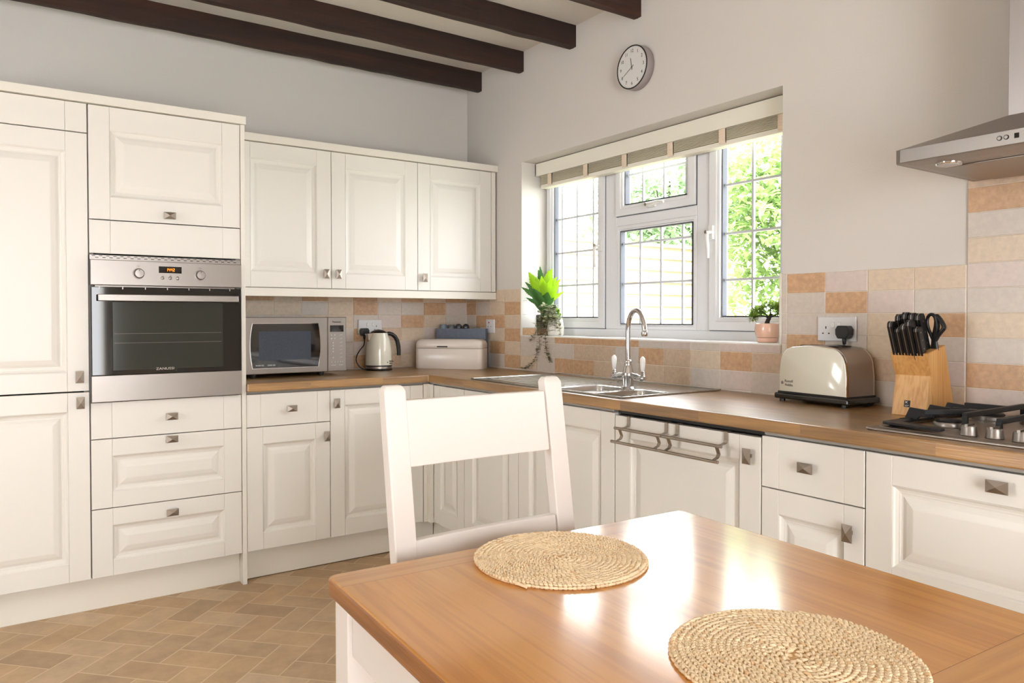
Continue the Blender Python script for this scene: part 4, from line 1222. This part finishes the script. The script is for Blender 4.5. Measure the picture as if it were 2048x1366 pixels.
for i, y in enumerate((-3.200, -3.257, -3.315, -3.373)):
    m = MB(); m.lathe([(.0195, .0), (.0205, .002), (.0195, .004), (.0180, .020), (.0165, .0245), (.0, .025)], (-.497 + (.0 if i else 0), y, .0075), 28)
    m.box(-.497 - .018, -.497 + .018, y - .0035, y + .0035, .030, .0365)
    m.build('control_knob', M['steel'], hb)

# ------------------------------------------------------------------ hood
hd = thing('cooker_hood', 'stainless steel chimney cooker hood on the wall above the hob', 'cooker hood', (0, -2.983, 0), -PI / 2)
HWD = .60
m = MB()
r0 = stadium(0, HWD, -.462, -.0055, .012)
# rim tray (open below): outer shell
pts = [(.02, -.462), (HWD - .02, -.462), (HWD - .006, -.456), (HWD, -.44), (HWD, -.0), (0, -.0), (0, -.44), (.006, -.456)]
m.prism(pts, 1.6225, 1.6585, 'z'); m.build('rim', M['steel'], hd, .0015)
m = MB()
A = [(.004, -.456), (HWD - .004, -.456), (HWD - .004, 0), (.004, 0)]; B = [(.195, -.252), (.405, -.252), (.405, 0), (.195, 0)]
va = [m.bm.verts.new((p[0], p[1], 1.6585)) for p in A]; vb = [m.bm.verts.new((p[0], p[1], 1.7435)) for p in B]
m._f(va[::-1]); m._f(vb)
for i in range(4):
    j = (i + 1) % 4; m._f([va[i], va[j], vb[j], vb[i]])
m.build('canopy', M['steel'], hd, .0008)
m = MB(); m.box(.1955, .4045, -.2515, 0, 1.7437, ZC - .001); m.build('chimney_duct', M['steel_v'], hd, .001)
# underside
m = MB(); m.frustum((.012, HWD - .012, -.448, -.012), (.035, HWD - .035, -.400, -.03), 1.6223, 1.6223 - .0035, 0, 'z'); un = m.build('underside_panel', M['steel_d'], hd)
m = MB()
for k in range(2):
    x0 = .075 + k * .228
    m.box(x0, x0 + .222, -.330, -.04, 1.6150, 1.6186)
m.build('grease_filter', M['steel_d'], hd, .001)
for x in (.105, HWD - .105):
    l_ = MB().lathe([(.0, 0), (.031, 0), (.033, .003), (.033, .006)], (x, -.375, 1.6135), 28).build('lamp_ring', M['chrome'], hd)
    MB().lathe([(0, 0), (.024, 0), (.024, .002)], (x, -.375, 1.6128), 24).build('lamp_glass', M['socket'], l_)
for x in (.263, .278):
    k_ = MB().lathe([(.0058, 0), (.0058, .002)], (x, -.462, 1.642), 20, 0, Matrix.Rotation(PI / 2, 3, 'X')).build('push_button', M['black'], hd)
    MB().lathe([(.0040, 0), (.0040, .0028), (0, .003)], (x, -.462, 1.642), 16, 0, Matrix.Rotation(PI / 2, 3, 'X')).build('button_cap', M['steel'], k_)
MB().box(.2955, .3055, -.4630, -.461, 1.636, 1.648).build('display', M['black_gloss'], hd)
for x in (.322, .337):
    MB().lathe([(.0058, 0), (.0058, .002)], (x, -.462, 1.642), 20, 0, Matrix.Rotation(PI / 2, 3, 'X')).build('push_button', M['black'], hd)
# ----------------------------------------------------------------- clock
ck = thing('wall_clock', 'round white wall clock with a deep silver case above the window', 'clock', (-.001, -1.532, 2.357), -PI / 2)
RY = Matrix.Rotation(PI / 2, 3, 'X')
MB().lathe([(.096, .0), (.100, .004), (.100, .038), (.098, .044), (.094, .0445)], (0, 0, 0), 64, 0, RY, cap=True).build('case', M['clock_side'], ck)
MB().lathe([(.0935, .0446), (.0990, .0446), (.0990, .0465), (.0955, .0475), (.0935, .0465), (.0935, .0446)], (0, 0, 0), 64, 0, RY, cap=False).build('rim', M['black'], ck)
dl = MB().lathe([(0, .0446), (.0937, .0446), (.0937, .0450), (0, .0451)], (0, 0, 0), 64, 0, RY).build('dial', M['clock_face'], ck)
for n_ in range(1, 13):
    a = R(90 - 30 * n_)
    text('numeral', str(n_), .0215, M['ink'], dl, (.074 * math.cos(a), -.0453, .074 * math.sin(a)), depth=.0002, sx=.95)
m = MB()
for k in range(60):
    a = R(6 * k); r1_ = .0895
    m.obox((r1_ * math.cos(a), -.0452, r1_ * math.sin(a)), .0025 if k % 5 else .004, .0003, .0006, Matrix.Rotation(-a, 3, 'Y'))
m.build('minute_marks', M['ink'], dl)
def hand(ang, L_, back, w_, name):
    a = R(90 - ang); m = MB()
    m.prism([(-back, -w_), (L_ * .85, -w_ * .8), (L_, 0), (L_ * .85, w_ * .8), (-back, w_)], -.0003, .0003)
    o = m.build(name, M['grey_ink'], ck, loc=(0, -.047, 0), rot=(0, -a, 0))
hand(350, .046, .012, .0022, 'hour_hand'); hand(240, .068, .014, .0016, 'minute_hand')
MB().lathe([(.004, .046), (.004, .0485), (0, .049)], (0, 0, 0), 16, 0, RY).build('hub', M['grey_ink'], ck)

# ----------------------------------------------------------- towel rails
def towel_rail(y0, y1, label):
    o = thing('towel_rail', label, 'towel rail', (-.5965, y0, 0), -PI / 2, 'towel rails hooked over the dishwasher door')
    L_ = y0 - y1
    for x in (.022, L_ - .022):
        m = MB()
        path = [(0.0215, .8525), (.0215, .8535), (-.002, .8535), (-.0035, .852), (-.0035, .826), (-.006, .818), (-.020, .814), (-.040, .813), (-.046, .808), (-.040, .796), (-.036, .786), (-.042, .776), (-.058, .770)]
        w_ = .007; t_ = .0016
        prev = None
        P = [Vector((0, a, b)) for a, b in path]
        rows = []
        for i, p in enumerate(P):
            d_ = (P[min(i + 1, len(P) - 1)] - P[max(i - 1, 0)]).normalized(); nn = Vector((0, -d_.z, d_.y)) * (t_ / 2)
            rows.append([m.bm.verts.new(p + nn + Vector((x - w_, 0, 0))), m.bm.verts.new(p + nn + Vector((x + w_, 0, 0))), m.bm.verts.new(p - nn + Vector((x + w_, 0, 0))), m.bm.verts.new(p - nn + Vector((x - w_, 0, 0)))])
        for a, b in zip(rows[:-1], rows[1:]):
            for k in range(4): m._f([a[k], b[k], b[(k + 1) % 4], a[(k + 1) % 4]])
        m._f(rows[0]); m._f(rows[-1][::-1])
        m.build('hook', M['pewter_l'], o)
    MB().tube([(0, -.050, .813), (L_, -.050, .813)], .0052, 14).build('upper_bar', M['pewter_l'], o)
    MB().tube([(0, -.066, .767), (L_, -.066, .767)], .0052, 14).build('lower_bar', M['pewter_l'], o)
M['pewter_l'] = mat('satin_nickel', srgb(176, 168, 158), .35, 1.0)
towel_rail(-2.078, -2.306, 'double-bar nickel towel rail on the dishwasher door, the one nearer the corner')
towel_rail(-2.312, -2.558, 'double-bar nickel towel rail on the dishwasher door, the one beside the knob')

# ------------------------------------------------------------------ table
TA = -R(2.6); TWD, TLN, TT, TZ = .845, .862, .034, .760
tb_ = thing('dining_table', 'square oak-topped dining table with cream legs in the foreground', 'table', (-2.001, -2.825, 0), TA)
m = MB(); m.prism(stadium(0, TWD, -TLN, 0, .016, 5), TZ - TT, TZ, 'z')
bm = m.bm
for yy in (-.0720, -.0712, -.7640, -.7632):
    g__ = bm.verts[:] + bm.edges[:] + bm.faces[:]
    bmesh.ops.bisect_plane(bm, geom=g__, plane_co=(0, yy, 0), plane_no=(0, 1, 0))
for f in bm.faces:
    c_ = f.calc_center_median().y
    f.material_index = 1 if (c_ > -.0712 or c_ < -.7640) else (2 if (c_ > -.0720 or c_ < -.7632) else 0)
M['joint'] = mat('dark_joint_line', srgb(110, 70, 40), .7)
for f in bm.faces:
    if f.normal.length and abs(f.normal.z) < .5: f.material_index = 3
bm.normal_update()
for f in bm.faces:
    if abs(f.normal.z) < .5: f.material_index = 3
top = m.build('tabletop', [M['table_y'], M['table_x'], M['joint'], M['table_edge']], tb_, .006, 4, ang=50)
top.modifiers[0].material = 3 if False else -1
for (x0, y0) in ((.012, -.012), (TWD - .012 - .062, -.012), (.012, -TLN + .012 + .062), (TWD - .074, -TLN + .074)):
    MB().box(x0, x0 + .062, y0 - .062, y0, 0, TZ - TT).build('leg', M['chair'], tb_, .002)
ap = .085
MB().box(.020, .040, -TLN + .074, -.074, TZ - TT - ap, TZ - TT).build('apron', M['chair'], tb_, .001)
MB().box(TWD - .04, TWD - .02, -TLN + .074, -.074, TZ - TT - ap, TZ - TT).build('apron', M['chair'], tb_, .001)
MB().box(.074, TWD - .074, -.040, -.020, TZ - TT - ap, TZ - TT).build('apron', M['chair'], tb_, .001)
MB().box(.074, TWD - .074, -TLN + .02, -TLN + .04, TZ - TT - ap, TZ - TT).build('apron', M['chair'], tb_, .001)

# ------------------------------------------------------------------ chair
CX = (-1.836 - 1.389) / 2; CW = .447
ch = thing('dining_chair', 'ivory painted ladder-back dining chair pushed in at the far side of the table', 'chair', (CX, -2.70, 0))
PW, PT = .0475, .030
def post(xc):
    m = MB()
    # (z, y centre) relative to the chair origin y=-2.70
    ctl = [(0, .020), (.18, -.020), (.40, -.066), (.50, -.072), (.64, -.060), (.764, -.042), (.90, -.021), (1.062, .004)]
    prev = None
    for z, y in ctl:
        cur = [m.bm.verts.new(p) for p in ((xc - PW / 2, y - PT / 2, z), (xc + PW / 2, y - PT / 2, z), (xc + PW / 2, y + PT / 2, z), (xc - PW / 2, y + PT / 2, z))]
        if prev:
            for k in range(4): m._f([prev[k], prev[(k + 1) % 4], cur[(k + 1) % 4], cur[k]])
        else: m._f(cur[::-1])
        prev = cur
    z, y = 1.072, .0055; i_ = .006
    cur = [m.bm.verts.new(p) for p in ((xc - PW / 2 + i_, y - PT / 2 + i_, z), (xc + PW / 2 - i_, y - PT / 2 + i_, z), (xc + PW / 2 - i_, y + PT / 2 - i_, z), (xc - PW / 2 + i_, y + PT / 2 - i_, z))]
    for k in range(4): m._f([prev[k], prev[(k + 1) % 4], cur[(k + 1) % 4], cur[k]])
    m._f(cur)
    return m.build('back_post', M['chair'], ch, .003, 3, ang=28)
post(-CW / 2 + PW / 2); post(CW / 2 - PW / 2)
def yz(z):
    c_ = [(.40, -.066), (.50, -.072), (.64, -.060), (.764, -.042), (.90, -.021), (1.062, .004)]
    for (a, b), (c, d) in zip(c_[:-1], c_[1:]):
        if a <= z <= c: return b + (d - b) * (z - a) / (c - a)
    return c_[-1][1]
def rail(z0, z1, name, th=.019):
    m = MB(); xi = CW / 2 - PW
    n = 10; bow = .006
    rows = []
    for i in range(n + 1):
        x = -xi + 2 * xi * i / n; b_ = bow * (1 - (2 * i / n - 1) ** 2)
        rows.append([m.bm.verts.new(p) for p in ((x, yz(z0) - th / 2 + b_, z0), (x, yz(z0) + th / 2 + b_, z0), (x, yz(z1) + th / 2 + b_, z1), (x, yz(z1) - th / 2 + b_, z1))])
    for a, b in zip(rows[:-1], rows[1:]):
        for k in range(4): m._f([a[k], b[k], b[(k + 1) % 4], a[(k + 1) % 4]])
    m._f(rows[0]); m._f(rows[-1][::-1])
    return m.build(name, M['chair'], ch, .003, 3)
rail(.908, 1.041, 'top_rail'); rail(.655, .766, 'lower_rail')
MB().prism([(-.215, -.475), (.215, -.475), (.198, -.088), (-.198, -.088)], .440, .465, 'z').build('seat', M['chair'], ch, .006, 3)
for s_ in (-1, 1):
    MB().box(s_ * .19 - .020, s_ * .19 + .020, -.46, -.42, 0, .440).build('front_leg', M['chair'], ch, .002)
    MB().box(s_ * .19 - .010, s_ * .19 + .010, -.42, -.06, .37, .440).build('seat_rail', M['chair'], ch, .001)
MB().box(-.17, .17, -.45, -.43, .37, .44).build('seat_rail', M['chair'], ch, .001)
MB().box(-CW / 2 + PW, CW / 2 - PW, -.078, -.060, .37, .44).build('seat_rail', M['chair'], ch, .001)

# -------------------------------------------------------------- placemats
def placemat_mesh(Rm=.158, pitch=.0092, el=1.0):
    m = MB(); rr = random.Random(3)
    th = 0.0; stepL = .0078
    r = .004
    el0 = .012            # the first turns are stretched like an oval
    while r < Rm:
        r = .003 + pitch * th / (2 * PI)
        x = r * math.cos(th) + el0 * math.cos(th) * max(0, 1 - r / Rm) * .9; y = r * math.sin(th)
        nx, ny = math.cos(th), math.sin(th)
        tx, ty = -ny, nx
        for s_ in (-1, 1):
            j = rr.uniform(-.0006, .0006)
            c_ = Vector((x + nx * (s_ * pitch * .20) + j, y + ny * (s_ * pitch * .20), .0050 + rr.uniform(-.0005, .0007) + .0005 * s_))
            d_ = (Vector((tx, ty, 0)) + Vector((nx, ny, 0)) * (.62 * s_) + Vector((0, 0, rr.uniform(-.15, .15)))).normalized()
            a_, w_ = .0058, .0025 * rr.uniform(.85, 1.15)
            s1_ = d_.cross(Vector((0, 0, 1))).normalized(); u1_ = s1_.cross(d_)
            mi = 1 if rr.random() < .06 else 0
            tips = [m.bm.verts.new(c_ - d_ * a_), m.bm.verts.new(c_ + d_ * a_)]
            R1 = []
            for q in (-.45, .45):
                R1.append([m.bm.verts.new(c_ + d_ * a_ * q + (s1_ * math.cos(k * PI / 3) + u1_ * math.sin(k * PI / 3) * 1.1) * w_) for k in range(6)])
            for k in range(6):
                k2 = (k + 1) % 6
                m._f([tips[0], R1[0][k2], R1[0][k]], mi, True); m._f([R1[0][k], R1[0][k2], R1[1][k2], R1[1][k]], mi, True); m._f([tips[1], R1[1][k], R1[1][k2]], mi, True)
        th += stepL / max(r, .006)
    for k in range(int(2 * PI * Rm / .0078)):
        a0 = k * .0078 / Rm; c_ = Vector(((Rm - .001) * math.cos(a0), (Rm - .001) * math.sin(a0), .0026)); d_ = (Vector((-math.sin(a0), math.cos(a0), 0)) + Vector((math.cos(a0), math.sin(a0), .4)) * (.5 if k % 2 else -.5)).normalized()
        s1_ = d_.cross(Vector((0, 0, 1))).normalized(); u1_ = s1_.cross(d_)
        tips = [m.bm.verts.new(c_ - d_ * .006), m.bm.verts.new(c_ + d_ * .006)]; R1 = [[m.bm.verts.new(c_ + d_ * .0027 * q + (s1_ * math.cos(j * PI / 3) + u1_ * math.sin(j * PI / 3)) * .0026) for j in range(6)] for q in (-1, 1)]
        for j in range(6):
            k2 = (j + 1) % 6
            m._f([tips[0], R1[0][k2], R1[0][j]], 0, True); m._f([R1[0][j], R1[0][k2], R1[1][k2], R1[1][j]], 0, True); m._f([tips[1], R1[1][j], R1[1][k2]], 0, True)
    # backing disc and rim in the painted shade tone
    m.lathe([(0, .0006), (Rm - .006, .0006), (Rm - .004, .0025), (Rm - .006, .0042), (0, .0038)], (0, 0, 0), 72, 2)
    # loose end
    m.tube([(Rm * math.cos(th), Rm * math.sin(th), .004), (Rm * math.cos(th) * 1.03 + .01 * math.sin(th), Rm * math.sin(th) * 1.03 - .0, .004), ((Rm + .009) * math.cos(th + .12), (Rm + .009) * math.sin(th + .12), .003)], [.0035, .003, .002], 8, 0)
    return m, th
pm, thE = placemat_mesh()
p1 = pm.build('placemat', [M['seagrass'], M['rust'], M['braid_shade']], None, fix=False)
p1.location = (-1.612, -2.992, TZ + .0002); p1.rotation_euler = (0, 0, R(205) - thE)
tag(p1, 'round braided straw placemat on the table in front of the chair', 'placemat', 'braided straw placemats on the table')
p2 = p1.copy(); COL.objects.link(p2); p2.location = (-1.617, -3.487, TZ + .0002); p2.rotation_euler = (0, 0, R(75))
tag(p2, 'round braided straw placemat at the near edge of the table, cut by the frame', 'placemat', 'braided straw placemats on the table')

# ----------------------------------------------------------------- plants
def leaf(m, base, tip, wid, bend, mi=0, n=8, lobed=False, up=Vector((0, 0, 1))):
    base, tip = Vector(base), Vector(tip); d_ = tip - base; L_ = d_.length
    s_ = d_.cross(up)
    if s_.length < 1e-5: s_ = d_.orthogonal()
    s_.normalize(); nn = s_.cross(d_).normalized()
    prev = None
    for i in range(n + 1):
        t_ = i / n
        c_ = base + d_ * t_ + nn * (bend * math.sin(PI * t_)) + Vector((0, 0, -abs(bend) * .6 * t_ * t_))
        w_ = wid * (math.sin(PI * min(1, t_ ** .8 * .97 + .03))) ** .8 * .5
        if lobed: w_ *= 1 + .16 * math.sin(t_ * 34)
        if i == n: w_ = .0003
        cur = [m.bm.verts.new(c_ - s_ * w_), m.bm.verts.new(c_ - nn * w_ * .35), m.bm.verts.new(c_ + s_ * w_)]
        if prev:
            m._f([prev[0], prev[1], cur[1], cur[0]], mi, True); m._f([prev[1], prev[2], cur[2], cur[1]], mi, True)
        prev = cur
pp = thing('potted_plant', 'upright bright green plant in a dark pot at the left end of the sill', 'plant', (.075, -.700, Z0), 0)
MB().lathe([(0, 0), (.036, 0), (.038, .004), (.0385, .037), (.040, .040)], n=28).build('pot_stand', M['pot_stand'], pp)
MB().lathe([(.036, .040), (.0425, .042), (.044, .110), (.0425, .113), (.039, .112), (.038, .100), (0, .100)], n=28).build('pot', M['dark_pot'], pp)
m = MB(); rr = random.Random(11)
Rv = Vector((R_.x, R_.y, 0)); Fv = Vector((F_.x, F_.y, 0)).normalized()
spec = [(-.125, .250, .02, .034, 1, -.02), (-.085, .335, .0, .050, 0, -.02), (-.045, .300, -.03, .052, 0, -.01), (-.06, .24, -.04, .046, 1, -.02), (.0, .285, -.045, .060, 0, .0), (.03, .345, .02, .05, 0, .0), (.085, .270, .0, .044, 0, .02), (.115, .225, .01, .030, 0, .03), (.065, .23, -.03, .040, 0, .02), (-.02, .37, .05, .030, 1, 0), (.05, .36, .05, .040, 0, 0), (-.10, .19, -.02, .03, 1, -.02), (.02, .22, -.05, .05, 1, 0), (-.03, .35, .04, .03, 1, 0)]
for (r_x, z_, f_x, w_, mi, bd_) in spec + [(-.07, .30, -.05, .036, 0, 0), (.045, .30, -.05, .036, 0, 0), (-.015, .31, -.055, .036, 0, 0), (.075, .31, .03, .034, 0, 0), (-.105, .28, .02, .03, 1, 0), (.10, .30, .04, .03, 0, 0), (-.035, .21, -.06, .036, 1, 0), (.055, .19, -.05, .034, 1, 0)]:
    b0 = Fv * f_x * .1 + Rv * (r_x * .06) + Vector((0, 0, .100)); t0 = Rv * r_x + Fv * f_x + Vector((0, 0, z_ + .02))
    # arching blade with a toothed edge
    L_ = (t0 - b0).length; prev = None; N_ = 30
    out_ = Vector((t0.x - b0.x, t0.y - b0.y, 0))
    for i in range(N_ + 1):
        t_ = i / N_
        c_ = b0 + (t0 - b0) * t_ + Vector((0, 0, 1)) * (.16 * L_ * math.sin(PI * t_) * (out_.length / L_)) - out_ * (.25 * math.sin(PI * t_))
        s_ = Rv * .94 + Vector((0, 0, -.35 * (1 if r_x > 0 else -1) * min(1, abs(r_x) * 9)))
        w2 = w_ * .62 * (math.sin(PI * (.05 + .95 * t_) ** 1.35)) ** .75 * (1 + .09 * (i % 2 * 2 - 1) + .10 * math.sin(t_ * 19)) if i < N_ else .0004
        cur = [m.bm.verts.new(c_ - s_ * w2 + Fv * w2 * .3), m.bm.verts.new(c_), m.bm.verts.new(c_ + s_ * w2 + Fv * w2 * .3)]
        if prev:
            m._f([prev[0], prev[1], cur[1], cur[0]], mi, True); m._f([prev[1], prev[2], cur[2], cur[1]], mi, True)
        prev = cur
m.build('leaves', [M['leaf_bright'], M['leaf_dark']], pp, fix=False)
tpn = thing('trailing_plant', 'trailing variegated plant in a white pot hanging over the tiles below the sill', 'plant', (.070, -.815, Z0), 0)
MB().lathe([(0, 0), (.040, 0), (.044, .006), (.045, .045), (.038, .088), (.034, .092), (.031, .088), (0, .080)], n=28).build('pot', M['white_pot'], tpn)
m = MB(); rr = random.Random(4)
def sprig(path, n, size, mi_f, spread=1.0):
    P = smooth_path(path, 8)
    for k in range(n):
        i = int(k / n * (len(P) - 1)); p = P[i]
        a = rr.uniform(0, 2 * PI); d_ = Vector((math.cos(a), math.sin(a), rr.uniform(-.3, .6))) * size * rr.uniform(.7, 1.2)
        leaf(m, p, p + d_, size * .62, size * .1, mi_f(), 3)
mixf = lambda: 0 if rr.random() < .8 else (1 if rr.random() < .6 else 2)
dkf = lambda: 1 if rr.random() < .75 else 0
stems = MB()
def V3(x, y, z): return (x - .070, y + .815, z - Z0)
paths = [[V3(.06, -.81, 1.20), V3(.0, -.80, 1.22), V3(-.020, -.785, 1.13), V3(-.018, -.785, 1.06), V3(-.020, -.765, 1.02), V3(-.022, -.735, .965), V3(-.03, -.690, .930), V3(-.035, -.640, .921)],
         [V3(.06, -.82, 1.20), V3(.0, -.84, 1.20), V3(-.024, -.845, 1.12), V3(-.024, -.85, 1.05), V3(-.020, -.865, 1.0), V3(-.022, -.890, .967)],
         [V3(.06, -.80, 1.19), V3(.01, -.76, 1.16), V3(-.02, -.725, 1.10), V3(-.022, -.700, 1.075)]]
for k, P in enumerate(paths):
    stems.tube(smooth_path(P, 5), .0012, 5)
    sprig(P[2:] if k < 2 else P[1:], 80 if k == 0 else 60 if k == 1 else 26, .019, dkf)
for k in range(60):
    a = rr.uniform(-1, 1); b = rr.uniform(-1, 1)
    c0 = V3(.055 + rr.uniform(-.03, .03), -.815 + a * .03, 1.195)
    tipp = V3(.02 + b * .055, -.800 + a * .065, 1.105 + .16 * abs(math.cos(a * 1.6)) * rr.uniform(.55, 1.0))
    mid = ((c0[0] + tipp[0]) / 2, (c0[1] + tipp[1]) / 2, max(c0[2], tipp[2]) + .015)
    stems.tube(smooth_path([c0, mid, tipp], 4), .0009, 4)
    sprig([mid, ((mid[0] + tipp[0]) / 2, (mid[1] + tipp[1]) / 2, (mid[2] + tipp[2]) / 2), tipp], 9, .027, mixf)
for k in range(12):
    c0 = V3(.05, -.85 - rr.uniform(0, .03), 1.21 + rr.uniform(0, .04)); sprig([c0, (c0[0], c0[1], c0[2] + .01)], 8, .016, lambda: 3)
m.build('leaves', [M['leaf_grey'], M['leaf_brown'], M['leaf_dark'], M['leaf_bright']], tpn, fix=False)
stems.build('stems', M['leaf_brown'], tpn)

bo_ = thing('bonsai', 'small bonsai pine in a peach pot at the right end of the window sill', 'plant', (.075, -2.185, Z0), 0)
MB().lathe([(0, 0), (.036, 0), (.040, .003), (.042, .016), (.0425, .019), (.040, .0195)], n=32).build('saucer', M['peach_pot'], bo_)
MB().lathe([(.036, .0198), (.043, .0205), (.0475, .032), (.050, .045), (.049, .062), (.0465, .075), (.0440, .076), (.0445, .066), (0, .064)], n=32).build('pot', M['peach_pot'], bo_)
MB().lathe([(0, .067), (.044, .067)], n=24, cap=False).build('soil', M['soil'], bo_)
def L3(r, f, z): v_ = Rv * r + Fv * f; return (v_.x, v_.y, z)
m = MB(); m.tube(smooth_path([L3(-.004, 0, .064), L3(.0, 0, .085), L3(.008, 0, .100), L3(.016, 0, .115)], 4), [.010] * 4 + [.0085] * 4 + [.007] * 4 + [.005], 10)
br_ = [[L3(.006, 0, .095), L3(-.020, -.01, .106), L3(-.045, -.01, .104), L3(-.062, -.01, .096)], [L3(.006, 0, .10), L3(-.012, .01, .118), L3(-.03, .0, .128)], [L3(.012, 0, .10), L3(.028, 0, .108), L3(.045, 0, .118)], [L3(.012, 0, .108), L3(.014, .01, .13), L3(.02, .0, .14)]]
for P in br_: m.tube(smooth_path(P, 4), .0028, 7)
m.build('trunk', M['trunk'], bo_)
m = MB(); rr = random.Random(9)
for (cx_, fz_, cz_, rx_, rz_) in ((-.062, -.01, .100, .028, .016), (-.045, 0, .118, .03, .018), (-.02, 0, .130, .032, .024), (.012, .0, .140, .034, .028), (.045, .0, .138, .034, .032), (.066, .0, .128, .022, .024), (.03, -.02, .128, .03, .02), (-.03, .02, .125, .03, .02)):
    for k in range(260):
        v_ = Vector((rr.gauss(0, 1), rr.gauss(0, 1), rr.gauss(0, 1))).normalized()
        c_ = Vector(L3(cx_, fz_, cz_)); q = rr.uniform(.15, .75)
        b0 = c_ + Vector((v_.x * rx_ * q, v_.y * rx_ * q, v_.z * rz_ * q))
        dd_ = Vector((v_.x, v_.y, v_.z * .7 + .35)).normalized() * rr.uniform(.012, .02)
        leaf(m, b0, b0 + dd_, .0034, 0.0005, 0, 2)
m.build('needles', M['needle'], bo_, fix=False)

# ---------------------------------------------------------------- outside
M['lawn'] = mat('sunlit_lawn', srgb(176, 182, 156), .9, noise=(3, .2))
M['fence'] = mat('pale_fence_boards', srgb(170, 146, 120), .8, noise=(4, .06))
gd = MB().box(.31, 12, -8, 12, -.25, -.15).build('garden_lawn', M['lawn'])
struct(gd)
m = MB()
fn = thing('garden_fence', 'pale horizontal board fence outside the window', 'fence', (.6, 2.0, -.15))
for i in range(16):
    z = i * .134
    m.prism([(0, z), (-.024, z + .004), (-.010, z + .134), (0, z + .134)], 0, 4.6, 'x')
m.build('boards', M['fence'], fn)
MB().box(-.02, 4.62, -.03, .05, 2.145, 2.185).build('capping_rail', M['fence'], fn)
for x in (.1, 1.6, 3.1, 4.5): MB().box(x - .04, x + .04, .01, .09, 0, 2.14).build('fence_post', M['fence'], fn)
def bush(name, label, cat, loc, rx, ry, z0, z1, n, size, mt, seed, trunk=False, group=None):
    o = thing(name, label, cat, loc, 0, group)
    rr = random.Random(seed); m = MB()
    cz, rz = (z0 + z1) / 2, (z1 - z0) / 2
    lumps = [(rr.uniform(-.6, .6), rr.uniform(-.6, .6), rr.uniform(-.75, .75), rr.uniform(.3, .5)) for _ in range(26)]
    for k in range(n):
        a, b, c, s_ = rr.choice(lumps)
        v_ = Vector((rr.gauss(0, 1), rr.gauss(0, 1), rr.gauss(0, 1))).normalized() * rr.uniform(.6, 1.05)
        p = Vector(((a + v_.x * s_) * rx, (b + v_.y * s_) * ry, cz + (c + v_.z * s_) * rz))
        d_ = Vector((rr.gauss(0, 1), rr.gauss(0, 1), rr.gauss(0, .7))).normalized() * size * rr.uniform(.6, 1.3)
        leaf(m, p, p + d_, size * .6, size * .12, 0, 2)
    m.build('foliage', M[mt], o, fix=False)
    m = MB()
    m.tube([(0, 0, 0), (.02, .02, z0 + .2), (0, 0, cz), (.03, 0, cz + rz * .6)], [.06, .05, .035, .015] if cat == 'tree' else [.03, .02, .012, .006], 8)
    for k in range(5 if cat == 'tree' else 0):
        a = k * 1.3; m.tube([(0, 0, z0 + .15 + k * .1 * rz), (math.cos(a) * rx * .3, math.sin(a) * ry * .3, cz), (math.cos(a) * rx * .55, math.sin(a) * ry * .55, cz + rz * .4)], [.03, .02, .01], 6)
    m.build('trunk', M['trunk'], o)
    return o
bush('garden_shrub', 'big light green shrub filling the right-hand pane of the window', 'shrub', (4.5, .55, -.15), 1.15, 1.1, .1, 3.3, 9500, .11, 'hedge_leaf', 1)
bush('garden_tree', 'leafy tree above the fence, seen through the small top pane', 'tree', (6.5, 4.5, -.15), 1.9, 1.3, 1.3, 4.1, 7500, .15, 'tree_leaf', 2, group='trees beyond the fence')
bush('garden_tree', 'pale tree beyond the fence, seen through the left-hand pane', 'tree', (4.6, 6.6, -.15), 1.4, 1.2, 1.5, 3.6, 3500, .14, 'tree_leaf', 3, group='trees beyond the fence')

# --------------------------------------------------------------- lighting
W_ = bpy.data.worlds.new('world'); SC.world = W_; W_.use_nodes = True
bg = W_.node_tree.nodes['Background']
bg.inputs['Color'].default_value = (.97, .985, 1.0, 1); bg.inputs['Strength'].default_value = 28.0
def area(name, loc, rot, sx, sy, power, col=(1, 1, 1)):
    l = bpy.data.lights.new(name, 'AREA'); l.shape = 'RECTANGLE'; l.size = sx; l.size_y = sy; l.energy = power; l.color = col
    o = bpy.data.objects.new(name, l); COL.objects.link(o); o.location = loc; o.rotation_euler = rot
    return o
# added fill lamps at the two made-up openings behind the camera
area('rear_opening_fill', (-2.4, YF - .02, 1.0), (-PI / 2, 0, 0), 1.7, 1.9, 60, (1, .985, .96))
area('side_opening_fill', (XL - .02, -1.85, 1.5), (0, -PI / 2, 0), 1.1, .8, 15, (1, .985, .96))
sn = bpy.data.lights.new('sun', 'SUN'); sn.energy = 55; sn.angle = R(2); sn.color = (1, .97, .9)
so_ = bpy.data.objects.new('sun', sn); COL.objects.link(so_)
so_.rotation_euler = Vector((1, .62, -1.3)).to_track_quat('-Z', 'Y').to_euler()
po = area('kitchen_window_portal', (.29, (Y0 + Y1) / 2, (Z0 + Z1) / 2), (0, PI / 2, 0), .98, 1.7, 1)
po.data.cycles.is_portal = True
SC.view_settings.view_transform = 'Standard'; SC.view_settings.look = 'None'
SC.view_settings.exposure = -1.0; SC.view_settings.gamma = 1.0; SC.view_settings.use_curve_mapping = False
SC.cycles.use_denoising = True
try: SC.cycles.denoiser = 'OPENIMAGEDENOISE'
except Exception: pass
SC.cycles.max_bounces = 10; SC.cycles.diffuse_bounces = 5; SC.cycles.glossy_bounces = 5; SC.cycles.transparent_max_bounces = 16
SC.cycles.sample_clamp_indirect = 6
SC.cycles.caustics_reflective = False; SC.cycles.caustics_refractive = False
